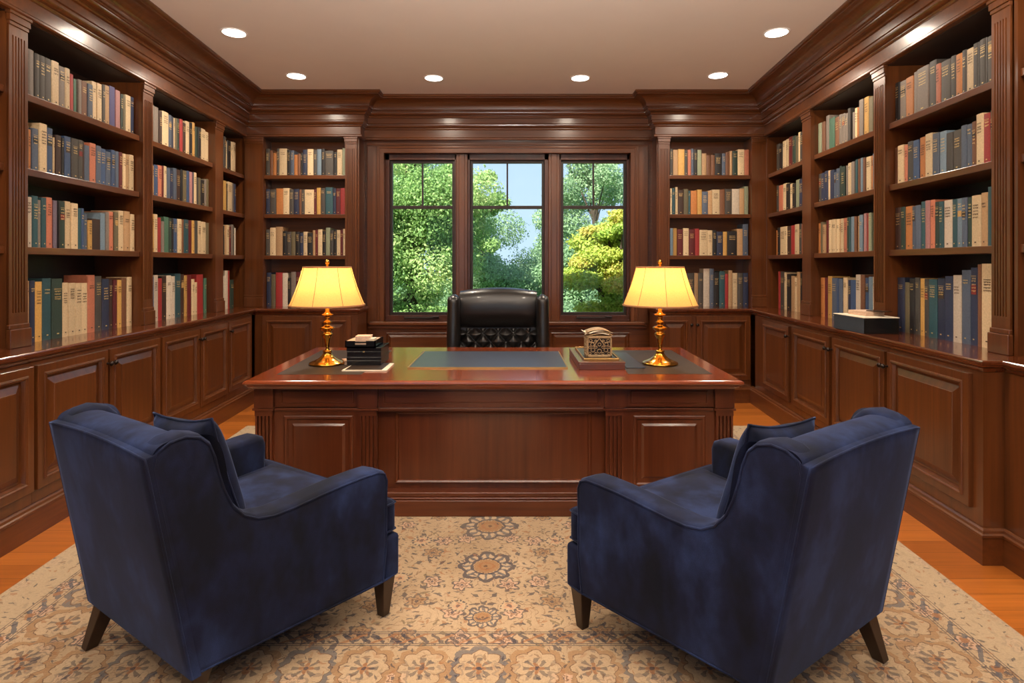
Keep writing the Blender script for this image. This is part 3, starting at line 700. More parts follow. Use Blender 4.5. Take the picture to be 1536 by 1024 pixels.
# ------------------------------------------------------------------ desk
DZ = 0.765
def dxy(x, y):      # the top splays a little toward the back
    cx = -0.10; return (cx + (x - cx) * (1 + 0.030 * (y - D(2.71)) / (D(3.81) - D(2.71))), y)
desk = thing('executive_desk', 'large mahogany executive desk with leather insets in the room centre', 'desk', (-0.1, D(3.25), 0))
TX0, TX1, TY0, TY1 = -1.432, 1.232, D(2.71), D(3.81)
def ring(o_, z): return [dxy(TX0 - o_, TY0 - o_) + (z,), dxy(TX1 + o_, TY0 - o_) + (z,), dxy(TX1 + o_, TY1 + o_) + (z,), dxy(TX0 - o_, TY1 + o_) + (z,)]
mb = MB(); pr = [(-0.05, DZ - 0.055), (-0.035, DZ - 0.052), (-0.03, DZ - 0.045), (-0.014, DZ - 0.040), (-0.008, DZ - 0.032), (-0.008, DZ - 0.028), (0.002, DZ - 0.024), (0.008, DZ - 0.016), (0.006, DZ - 0.008), (0.0, DZ - 0.003), (-0.006, DZ)]
rg = [ring(a, z) for a, z in pr]
for a, b_ in zip(rg, rg[1:]):
    for i in range(4): j = (i + 1) % 4; mb.add([a[i], a[j], b_[j], b_[i]], [(0, 1, 2, 3)])
mb.add(rg[-1], [(0, 1, 2, 3)]); mb.add(rg[0], [(3, 2, 1, 0)])
weld(mb.build('desktop', wdesk, desk))
def slab4(pts, z0, z1):
    m_ = MB(); m_.add([(x, y, z0) for x, y in pts] + [(x, y, z1) for x, y in pts], [(3, 2, 1, 0), (4, 5, 6, 7), (0, 1, 5, 4), (1, 2, 6, 5), (2, 3, 7, 6), (3, 0, 4, 7)]); return m_
slab4([(-1.330, D(2.86)), (-0.85, D(2.86)), (-0.87, D(3.67)), (-1.381, D(3.67))], DZ - 0.002, DZ + 0.0012).build('leather_inset', m_leather_top, desk)
slab4([(0.66, D(2.875)), (1.138, D(2.875)), (1.155, D(3.67)), (0.72, D(3.67))], DZ - 0.002, DZ + 0.0012).build('leather_inset', m_leather_top, desk)
DF = Fr((0, D(2.78)), (1, 0), (0, 1))
FB = D(3.74)
mb = MB(); mb.box(-1.385, 1.19, D(2.80), FB, 0.595, 0.715); mb.box(-0.76, 0.53, D(2.84), FB, 0.10, 0.6)
mb.build('carcass', wdeskb, desk)
for x0, x1, nm in ((-1.385, -0.76, 'l'), (0.53, 1.19, 'r')):
    mb = MB(); mb.box(x0, x1, D(2.80), FB, 0.0105, 0.6); mb.box(x0 - 0.02, x1 + 0.012, D(2.765), FB, 0.0105, 0.095); mb.box(x0 - 0.012, x1 + 0.006, D(2.775), FB, 0.095, 0.12)
    mb.build('pedestal', wdeskb, desk)
mb = MB(); mb.box(-0.77, 0.54, D(2.765), D(2.86), 0.0105, 0.098); mb.box(-0.77, 0.54, D(2.772), D(2.86), 0.098, 0.110); mb.box(-0.77, 0.54, D(2.78), D(2.86), 0.110, 0.135)
bevel(mb.build('plinth', wdeskh, desk), 0.005, 3)
DF2 = Fr((0, D(2.80)), (1, 0), (0, 1)); DF3 = Fr((0, D(2.84)), (1, 0), (0, 1))
def dpanel(fr, x0, x1, z0, z1, rings, name, mat):
    m_ = MB(); panel_rings(m_, fr, x0, x1, z0, z1, rings); return m_.build(name, mat, desk, fix=False)
px2x = lambda p: (p - VX) / F * D(2.79)
DP = [(0, 0.002), (0, -0.006), (0.006, -0.010), (0.016, -0.010), (0.022, -0.004), (0.026, 0.006), (0.034, 0.006), (0.056, -0.006), (0.058, -0.008)]
dpanel(DF2, px2x(425), px2x(529), 0.16, px2x(0) * 0 + 0.553, DP, 'front_panel', wdeskb)
dpanel(DF2, px2x(950.6), px2x(1058.6), 0.16, 0.553, DP, 'front_panel', wdeskb)
dpanel(DF3, px2x(590), px2x(889), 0.165, 0.57, [(0, 0.002), (0, -0.012), (0.008, -0.016), (0.016, -0.010), (0.022, 0.0015), (0.026, 0.0015)], 'modesty_panel', wdeskb)
for a, b_ in ((414, 536.6), (568, 905), (940, 1069)):
    dpanel(DF2, px2x(a) + 0.012, px2x(b_) - 0.012, 0.608, 0.702, [(0, 0.002), (0, -0.001), (0.012, -0.001), (0.014, -0.006), (0.018, -0.006), (0.020, -0.001)], 'frieze_panel', wdeskh)
for a, b_ in ((382, 410.5), (537.7, 566.7), (907, 937), (1072, 1100.5)):
    x0, x1 = px2x(a), px2x(b_); m_ = MB(); w = x1 - x0
    m_.box(x0, x1, -0.022, 0.01, 0.60, 0.715, DF2); m_.box(x0 + 0.004, x1 - 0.004, -0.007, 0.01, 0.12, 0.60, DF2)
    fz0, fz1 = 0.17, 0.555
    for i in range(5):
        q = x0 + 0.012 + (w - 0.024) * (i + 0.0) / 4 - 0.0055; m_.box(q, q + 0.011, -0.020, 0.0, fz0, fz1, DF2)
    m_.box(x0 + 0.004, x1 - 0.004, -0.020, 0.0, fz1, 0.60, DF2); m_.box(x0 + 0.004, x1 - 0.004, -0.020, 0.0, 0.12, fz0, DF2)
    m_.box(x0 - 0.006, x1 + 0.006, -0.030, 0.01, 0.586, 0.598, DF2)
    m_.build('pilaster', wdeskb, desk)
mb = MB(); mb.box(-1.39, 1.195, -0.012, 0.01, 0.584, 0.596, DF2); mb.box(-1.39, 1.195, -0.006, 0.01, 0.576, 0.584, DF2)
bevel(mb.build('molding', wdeskh, desk), 0.002)

# ------------------------------------------------------------------ desk things
def lamp(px, lab):
    Y = D(3.16); x = (px - VX) / F * Y
    t = thing('table_lamp', lab, 'lamp', (x, Y, DZ + 0.0015), 0, 'brass desk lamps')
    L = lambda o: local(o, t)
    m_ = MB(); m_.lathe([(0.100, 0), (0.108, 0.002), (0.110, 0.008), (0.106, 0.013), (0.100, 0.014), (0.096, 0.018), (0.080, 0.024), (0.055, 0.036), (0.038, 0.050), (0.028, 0.064), (0.023, 0.074), (0.028, 0.078), (0.028, 0.084), (0.018, 0.088)], n=48)
    L(m_.build('base', m_brass))
    m_ = MB(); m_.lathe([(0.016, 0.086), (0.013, 0.094), (0.011, 0.102), (0.014, 0.106), (0.012, 0.110), (0.014, 0.125), (0.020, 0.155), (0.026, 0.172), (0.033, 0.180), (0.034, 0.186), (0.028, 0.194), (0.022, 0.200), (0.022, 0.204), (0.034, 0.212), (0.045, 0.222), (0.046, 0.227), (0.038, 0.233), (0.022, 0.238), (0.018, 0.243), (0.016, 0.252), (0.027, 0.258), (0.028, 0.263), (0.018, 0.268), (0.015, 0.280), (0.017, 0.295), (0.022, 0.300), (0.036, 0.305), (0.036, 0.309), (0.020, 0.316), (0.013, 0.328), (0.012, 0.365), (0.006, 0.366), (0.006, 0.40)], n=32)
    L(m_.build('stem', m_brass))
    zb, zt, rb, rt = 0.366, 0.605, 0.228, 0.146
    nn = 64
    def prof(u, v):
        a = 2 * pi * u; r = rb + (rt - rb) * v - 0.006 * sin(pi * v)
        r *= 1 - 0.012 * (1 - abs(cos(4 * (a + 0.07)))); return (r * sin(a), -r * cos(a), zb + (zt - zb) * v)
    m_ = MB(); m_.grid(prof, nn, 8, wrapu=True); sh = L(m_.build('lamp_shade', m_shade))
    m_ = MB()
    for k_ in range(8):
        a = 2 * pi * k_ / 8 - 0.07
        m_.tube([((rb + (rt - rb) * v - 0.006 * sin(pi * v) + 0.001) * sin(a), -(rb + (rt - rb) * v - 0.006 * sin(pi * v) + 0.001) * cos(a), zb + (zt - zb) * v) for v in [i / 6 for i in range(7)]], 0.0014, 6)
    o_ = m_.build('shade_seam', m_seam); o_.parent = sh
    m_ = MB(); m_.lathe([(rb + 0.001, zb - 0.004), (rb + 0.003, zb), (rb + 0.0005, zb + 0.007), (rb - 0.003, zb + 0.007), (rb - 0.003, zb - 0.004), (rb + 0.001, zb - 0.004)], n=64, cap=False)
    m_.lathe([(rt + 0.001, zt - 0.006), (rt + 0.002, zt), (rt, zt + 0.003), (rt - 0.003, zt + 0.003), (rt - 0.003, zt - 0.006), (rt + 0.001, zt - 0.006)], n=64, cap=False)
    o_ = m_.build('shade_rim', m_seam); o_.parent = sh
    m_ = MB()
    for k_ in range(3):
        a = 2 * pi * k_ / 3 + 0.4; m_.tube([(0, 0, zt - 0.012), (rt * cos(a), rt * sin(a), zt - 0.002)], 0.0018, 6)
    m_.tube([(0, 0, 0.40), (0.05, 0, 0.43), (0.06, 0, 0.50), (0.02, 0, 0.585), (0, 0, 0.595)], 0.0015, 6); m_.tube([(0, 0, 0.40), (-0.05, 0, 0.43), (-0.06, 0, 0.50), (-0.02, 0, 0.585), (0, 0, 0.595)], 0.0015, 6)
    L(m_.build('harp', m_brass))
    m_ = MB(); m_.lathe([(0.005, 0.595), (0.005, 0.612), (0.010, 0.615), (0.006, 0.619), (0.011, 0.626), (0.014, 0.634), (0.012, 0.643), (0.006, 0.649), (0.001, 0.651)], n=20); L(m_.build('finial', m_brass))
    d = bpy.data.lights.new('bulb_light', 'POINT'); d.energy = LAMP_W; d.color = (1.0, 0.62, 0.27); d.shadow_soft_size = 0.03
    lo_ = bpy.data.objects.new('bulb_light', d); C.objects.link(lo_); lo_.parent = t; lo_.location = (0, 0, 0.50)
    return t
lamp(491, 'left brass table lamp with a pleatless cream shade, beside the stacked black boxes')
lamp(990, 'right brass table lamp with a cream shade, beside the carved box')

def bx(name, lab, cat, x0, x1, y0, y1, z0, z1, mat, bv=0.002, group=None):
    m_ = MB(); m_.box(x0, x1, y0, y1, z0, z1); o_ = m_.build(name, mat); bevel(o_, bv)
    return tag(o_, lab, cat, group)
ZD = DZ + 0.0012
# blotter
bl = thing('desk_blotter', 'wide black leather blotter in the middle of the desk', 'desk pad', (-0.15, D(3.3), DZ))
slab4([(-0.620, D(3.035)), (0.330, D(3.035)), (0.330, D(3.60)), (-0.634, D(3.60))], DZ, DZ + 0.006).build('pad', m_blot, bl)
m_ = MB(); m_.box(-0.624, 0.334, D(3.035) - 0.006, D(3.035), DZ, DZ + 0.008); m_.box(-0.626, -0.618, D(3.035), D(3.60), DZ, DZ + 0.008); m_.box(0.328, 0.334, D(3.035), D(3.60), DZ, DZ + 0.008)
m_.build('edge_trim', m_gold, bl)
# left stack
y0 = D(3.08)
slab4([(-0.985, D(2.94)), (-0.730, D(2.94)), (-0.745, D(3.22)), (-0.985, D(3.22))], ZD, ZD + 0.004)
nb = thing('folder', 'thin dark folder with pale edges under the black boxes', 'folder', (-0.86, D(3.1), ZD))
slab4([(-0.990, D(2.945)), (-0.728, D(2.945)), (-0.735, D(3.16)), (-0.98, D(3.16))], ZD, ZD + 0.006).build('cover', m_paper, nb)
slab4([(-0.975, D(2.955)), (-0.760, D(2.955)), (-0.760, D(3.16)), (-0.975, D(3.16))], ZD + 0.006, ZD + 0.008).build('top_sheet', m_leather_top, nb)
zb0 = ZD + 0.0082
for k_, (h_, lab) in enumerate(((0.050, 'lower black lacquer box under the tray on the desk'), (0.058, 'upper black lacquer box under the tray on the desk'))):
    t = thing('storage_box', lab, 'box', (-0.9, y0 + 0.1, zb0), 0, 'black boxes beside the left lamp')
    m_ = MB(); m_.box(-1.004, -0.796, y0, y0 + 0.22, zb0, zb0 + h_ * 0.58); bevel(m_.build('body', m_black, t), 0.002)
    m_ = MB(); m_.box(-1.006, -0.794, y0 - 0.002, y0 + 0.222, zb0 + h_ * 0.60, zb0 + h_); bevel(m_.build('lid', m_black, t), 0.002)
    if k_ == 1:
        m_ = MB(); m_.box(-0.904, -0.896, y0 - 0.006, y0, zb0 + h_ * 0.5, zb0 + h_ * 0.62); m_.build('clasp', m_gold, t)
    zb0 += h_ + 0.0004
t = thing('letter_tray', 'small black tray with a hand slot on the black boxes', 'tray', (-0.92, y0 + 0.1, zb0))
m_ = MB(); tx0, tx1, ty0, ty1 = -1.012, -0.828, y0 - 0.01, y0 + 0.20
m_.box(tx0, tx1, ty0, ty1, zb0, zb0 + 0.006); m_.box(tx0, tx0 + 0.006, ty0, ty1, zb0, zb0 + 0.042); m_.box(tx1 - 0.006, tx1, ty0, ty1, zb0, zb0 + 0.042); m_.box(tx0, tx1, ty1 - 0.006, ty1, zb0, zb0 + 0.042)
m_.box(tx0, -0.952, ty0, ty0 + 0.006, zb0, zb0 + 0.040); m_.box(-0.885, tx1, ty0, ty0 + 0.006, zb0, zb0 + 0.040); m_.box(-0.952, -0.885, ty0, ty0 + 0.006, zb0, zb0 + 0.016); m_.box(-0.952, -0.885, ty0, ty0 + 0.006, zb0 + 0.028, zb0 + 0.036)
m_.build('tray', m_black, t)
ztp = zb0 + 0.006
def papers(x, y, z, w, d, n, h, rot, lab, mat, name='paper_bundle', cat='papers', curl=0.0):
    t = thing(name, lab, cat, (x, y, z), rot)
    zz = 0
    for i in range(n):
        a = rnd.uniform(-0.05, 0.05); m_ = MB(); hh = h / n
        def fn(u, v, top):
            xx = (u - 0.5) * w; yy = (v - 0.5) * d; q = curl * (abs(u - 0.5) * 2) ** 2
            return (xx * cos(a) - yy * sin(a), xx * sin(a) + yy * cos(a), zz + (hh * 0.9 if top else 0) + q)
        m_.grid(lambda u, v: fn(u, v, True), 8, 2); m_.grid(lambda u, v: fn(u, v, False), 8, 2)
        b_ = [fn(u, v, tp) for tp in (0, 1) for u, v in ((0, 0), (1, 0), (1, 1), (0, 1))]
        for i0, i1 in ((0, 1), (1, 2), (2, 3), (3, 0)):
            if curl == 0 or i0 in (1, 3): m_.add([b_[i0], b_[i1], b_[i1 + 4], b_[i0 + 4]], [(0, 1, 2, 3)])
        local(m_.build('sheet', mat), t); zz += hh
    return t
papers(-0.922, y0 + 0.095, ztp, 0.165, 0.17, 3, 0.034, 0.0, 'loose printed papers filling the black tray', m_paperp)
papers(-0.915, y0 + 0.06, ztp + 0.0345, 0.09, 0.09, 3, 0.026, 0.08, 'small stack of folded notes on top of the tray papers', m_paperp)
papers(-0.848 - 0.008, y0 + 0.045, ztp + 0.0345, 0.030, 0.07, 2, 0.012, 0.0, 'pale folded slip beside the notes on the tray', m_paper)
# crumpled paper behind the lamp base
papers(-1.035, y0 + 0.12, ZD, 0.05, 0.10, 3, 0.024, 0.5, 'small folded note between left lamp and black boxes', m_paperp)
# right: wooden box, tray, carved casket, portfolio
t = thing('document_box', 'flat mahogany document box right of the blotter', 'box', (0.53, D(3.2), DZ))
m_ = MB(); m_.box(0.396, 0.667, D(2.99), D(3.50), DZ, DZ + 0.036); bevel(m_.build('body', wdeskh, t), 0.002)
m_ = MB(); m_.box(0.393, 0.670, D(2.99) - 0.003, D(3.50) + 0.003, DZ + 0.0365, DZ + 0.047); bevel(m_.build('lid', wdeskh, t), 0.003)
t = thing('valet_tray', 'small gilt rimmed tray under the carved box', 'tray', (0.53, D(3.2), DZ + 0.047))
z1 = DZ + 0.0472
m_ = MB(); m_.box(0.436, 0.636, D(3.04), D(3.46), z1, z1 + 0.006); bevel(m_.build('tray', m_leg, t), 0.002)
m_ = MB()
for q in ((0.430, 0.642, D(3.04) - 0.006, D(3.04)), (0.430, 0.642, D(3.46), D(3.46) + 0.006), (0.430, 0.436, D(3.04), D(3.46)), (0.636, 0.642, D(3.04), D(3.46))): m_.box(*q, z1, z1 + 0.013)
bevel(m_.build('rim', m_gold, t), 0.002)
m_bone = plain('aged_carved_bone', lin((156, 128, 92)), 0.5, 0.2, 0.25, 80)
m_dkin = plain('dark_velvet_lining', lin((30, 18, 14)), 0.8)
z2 = z1 + 0.0062; cx0, cx1, cy0, cy1, ch = 0.459, 0.612, D(3.10), D(3.10) + 0.150, 0.128
t = thing('carved_box', 'openwork carved casket with a pierced floral front, papers on top', 'box', ((cx0 + cx1) / 2, (cy0 + cy1) / 2, z2))
m_ = MB(); m_.box(cx0 + 0.006, cx1 - 0.006, cy0 + 0.006, cy1 - 0.006, z2, z2 + ch - 0.004); m_.build('lining', m_dkin, t)
m_ = MB()
for q in ((cx0, cx0 + 0.010, cy0, cy0 + 0.010), (cx1 - 0.010, cx1, cy0, cy0 + 0.010), (cx0, cx0 + 0.010, cy1 - 0.010, cy1), (cx1 - 0.010, cx1, cy1 - 0.010, cy1)): m_.box(*q, z2, z2 + ch)
for za, zb_ in ((0, 0.014), (ch - 0.012, ch)):
    m_.box(cx0, cx1, cy0, cy0 + 0.008, z2 + za, z2 + zb_); m_.box(cx0, cx1, cy1 - 0.008, cy1, z2 + za, z2 + zb_); m_.box(cx0, cx0 + 0.008, cy0, cy1, z2 + za, z2 + zb_); m_.box(cx1 - 0.008, cx1, cy0, cy1, z2 + za, z2 + zb_)
bevel(m_.build('frame', m_bone, t), 0.002)
def filigree(o3, ax, wid, hei):
    m_ = MB(); P = lambda u, v: tuple(Vector(o3) + Vector(ax) * (u * wid) + Vector((0, 0, v * hei)))
    def loop(cu, cv, r, rr=0.0022, n=12, sq=1.0): m_.tube([P(cu + r * cos(2 * pi * i / n) * hei / wid, cv + r * sq * sin(2 * pi * i / n)) for i in range(n)], rr, 6, closed=True)
    for cu, cv, r in ((0.5, 0.28, 0.105), (0.5, 0.62, 0.08), (0.24, 0.34, 0.10), (0.76, 0.34, 0.10), (0.22, 0.62, 0.09), (0.78, 0.62, 0.09), (0.36, 0.48, 0.06), (0.64, 0.48, 0.06), (0.12, 0.48, 0.06), (0.88, 0.48, 0.06), (0.36, 0.16, 0.055), (0.64, 0.16, 0.055), (0.12, 0.17, 0.06), (0.88, 0.17, 0.06), (0.15, 0.82, 0.07), (0.85, 0.82, 0.07), (0.35, 0.80, 0.05), (0.65, 0.80, 0.05)): loop(cu, cv, r)
    m_.tube([P(0.28, 0.5), P(0.36, 0.7), P(0.5, 0.93), P(0.64, 0.7), P(0.72, 0.5)], 0.003, 6); m_.tube([P(0.02, 0.74), P(0.3, 0.72)], 0.0025, 6); m_.tube([P(0.7, 0.72), P(0.98, 0.74)], 0.0025, 6)
    m_.tube([P(0.02, 0.08), P(0.98, 0.08)], 0.0025, 6)
    m_.build('pierced_panel', m_bone, t)
filigree((cx0, cy0 + 0.004, z2 + 0.004), (1, 0, 0), cx1 - cx0, ch - 0.008)
filigree((cx0 + 0.004, cy0, z2 + 0.004), (0, 1, 0), cy1 - cy0, ch - 0.008)
m_ = MB(); m_.box(cx0, cx1, cy0, cy1, z2 + ch, z2 + ch + 0.003); m_.build('lid', m_bone, t)
t = thing('folded_cloth', 'rumpled pale folded papers heaped on the carved box', 'papers', ((cx0 + cx1) / 2, (cy0 + cy1) / 2, z2 + ch + 0.003))
for i in range(5):
    aa = rnd.uniform(-0.25, 0.25); m_ = MB()
    def fn(u, v, i=i, aa=aa):
        x = (u - 0.5) * 0.150; y = (v - 0.5) * 0.130; z = 0.004 + i * 0.004 + 0.026 * max(0, 1 - (2 * u - 1) ** 2) * (0.4 + 0.15 * i) * (1 - 0.3 * (2 * v - 1) ** 2)
        return (x * cos(aa) - y * sin(aa), x * sin(aa) + y * cos(aa), z)
    m_.grid(fn, 14, 6); o_ = local(m_.build('sheet', m_paper if i % 2 else m_bone), t)
    md = o_.modifiers.new('thick', 'SOLIDIFY'); md.thickness = 0.0025
t = thing('envelope', 'white envelope corner sticking up left of the heaped papers', 'envelope', (cx0 + 0.02, cy0 + 0.09, z2 + ch + 0.004))
m_ = MB(); m_.box(-0.045, 0.012, -0.03, 0.05, 0.0, 0.003); o_ = m_.build('sheet', m_paper); local(o_, t); t.matrix_basis = t.matrix_basis @ Matrix.Rotation(radians(28), 4, 'Y')
bx('portfolio', 'slim black portfolio between the document box and right lamp', 'folder', 0.685, 0.800, D(3.03), D(3.55), ZD, ZD + 0.006, m_blot, 0.002)

# ------------------------------------------------------------------ flat black box on the right counter
t = thing('flat_box', 'flat black box with cream top on the right counter', 'box', (2.36, 3.83, CT))
m_ = MB(); bx0, bx1, by0, by1 = 2.245, 2.470, 3.66, 4.00
m_.box(bx0, bx1, by0, by1, CT, CT + 0.098); bevel(m_.build('body', m_grayb, t), 0.002)
m_ = MB(); m_.box(bx0 + 0.002, bx1 - 0.002, by0 - 0.0015, by0 + 0.001, CT + 0.001, CT + 0.097); m_.build('end_panel', m_black, t)
m_ = MB(); m_.box(bx0 - 0.003, bx1 + 0.003, by0 - 0.003, by1 + 0.003, CT + 0.0985, CT + 0.104); bevel(m_.build('lid', m_paper, t), 0.001)
papers(2.37, 3.84, CT + 0.1045, 0.13, 0.17, 4, 0.030, 0.1, 'small heap of papers lying on the flat black box', m_paperp)
papers(2.40, 3.75, CT + 0.1345, 0.08, 0.12, 1, 0.006, 0.3, 'single dark leaflet on top of the paper heap', m_leg)

# ------------------------------------------------------------------ downlights
pots = [(-2.097, D(3.822)), (1.996, D(3.822)), (-2.0, D(4.70)), (-0.733, D(4.75)), (0.64, D(4.75)), (1.904, D(4.683))]
LBL = ['recessed ceiling light nearest the left wall', 'recessed ceiling light nearest the right wall', 'back row recessed ceiling light above the left bookcase', 'back row ceiling light over the left window', 'back row ceiling light over the right window', 'back row recessed ceiling light above the right bookcase']
more = [(-2.05, 2.3), (1.95, 2.3), (-0.75, 2.6), (0.65, 2.6), (-2.0, 0.4), (1.9, 0.4), (-0.7, 0.3), (0.7, 0.3), (-1.5, -1.4), (1.5, -1.4)]
for i, (x, y) in enumerate(pots + more):
    if i < 6:
        t = thing('ceiling_light', LBL[i], 'light', (x, y, CEIL - 0.006), 0, 'recessed ceiling lights')
        m_ = MB(); m_.lathe([(0.078, 0.006), (0.078, 0.003), (0.092, 0.0), (0.096, 0.003), (0.096, 0.006)], n=40, cap=False); local(m_.build('trim_ring', m_trim), t)
        m_ = MB(); m_.lathe([(0.080, 0.0045), (0.080, 0.0015), (0.06, 0.0008), (0.001, 0.0)], n=40); local(m_.build('lens', m_bulb), t)
    e = POT_W if i < 6 else POT_W * 0.8
    add_light('downlight_beam', 'SPOT', (x, y, CEIL - 0.03), e, (1.0, 0.85, 0.68), (0, 0, 0), spot_size=radians(162), spot_blend=0.75, shadow_soft_size=0.07)

# bowl uplights added out of view to brighten the ceiling
for i, (x, y, lab) in enumerate(((0.0, 1.05, 'added bowl uplight over the near seating area, out of view'), (0.0, -1.2, 'added bowl uplight near the rear windows, out of view'))):
    t = thing('added_uplight', lab, 'light', (x, y, 2.15), 0, 'added bowl uplights')
    m_ = MB(); m_.lathe([(0.001, -0.10), (0.10, -0.085), (0.17, -0.04), (0.20, 0.0), (0.195, 0.0), (0.16, -0.035), (0.09, -0.075), (0.001, -0.088)], n=32, cap=False); local(m_.build('bowl', m_brass), t)
    m_ = MB(); m_.tube([(0, 0, -0.09), (0, 0, CEIL - 2.15)], 0.006, 8); local(m_.build('rod', m_brass), t)
    d = bpy.data.lights.new('uplight', 'SPOT'); d.energy = UP_W if i == 0 else UP_W * 0.5; d.color = (1.0, 0.92, 0.84); d.spot_size = radians(176); d.spot_blend = 0.1; d.shadow_soft_size = 0.08
    lo_ = bpy.data.objects.new('uplight', d); C.objects.link(lo_); lo_.parent = t; lo_.location = (0.03, 0, 0.02); lo_.rotation_euler = (pi, 0, 0)

# ------------------------------------------------------------------ rug
class NX:      # tiny expression builder for shader maths
    t = None
    def __init__(s, v): s.v = v
    @staticmethod
    def op(o_, *a):
        n = NX.t.nodes.new('ShaderNodeMath'); n.operation = o_
        for i, x in enumerate(a):
            x = x.v if isinstance(x, NX) else x
            if isinstance(x, (int, float)): n.inputs[i].default_value = x
            else: NX.t.links.new(x, n.inputs[i])
        return NX(n.outputs[0])
    def __add__(s, o_): return NX.op('ADD', s, o_)
    def __radd__(s, o_): return NX.op('ADD', s, o_)
    def __sub__(s, o_): return NX.op('SUBTRACT', s, o_)
    def __rsub__(s, o_): return NX.op('SUBTRACT', o_, s)
    def __mul__(s, o_): return NX.op('MULTIPLY', s, o_)
    def __rmul__(s, o_): return NX.op('MULTIPLY', s, o_)
    def __truediv__(s, o_): return NX.op('DIVIDE', s, o_)
    def lt(s, o_): return NX.op('LESS_THAN', s, o_)
    def gt(s, o_): return NX.op('GREATER_THAN', s, o_)
def nmax(a, b_): return NX.op('MAXIMUM', a, b_)
def nmin(a, b_): return NX.op('MINIMUM', a, b_)
def nabs(a): return NX.op('ABSOLUTE', a)
def ncos(a): return NX.op('COSINE', a)
def nlen(x, y): return NX.op('SQRT', x * x + y * y)
def nang(x, y): return NX.op('ARCTAN2', y, x)
def rep(x, p): return NX.op('SUBTRACT', NX.op('FLOORED_MODULO', x + p / 2, p), p / 2)

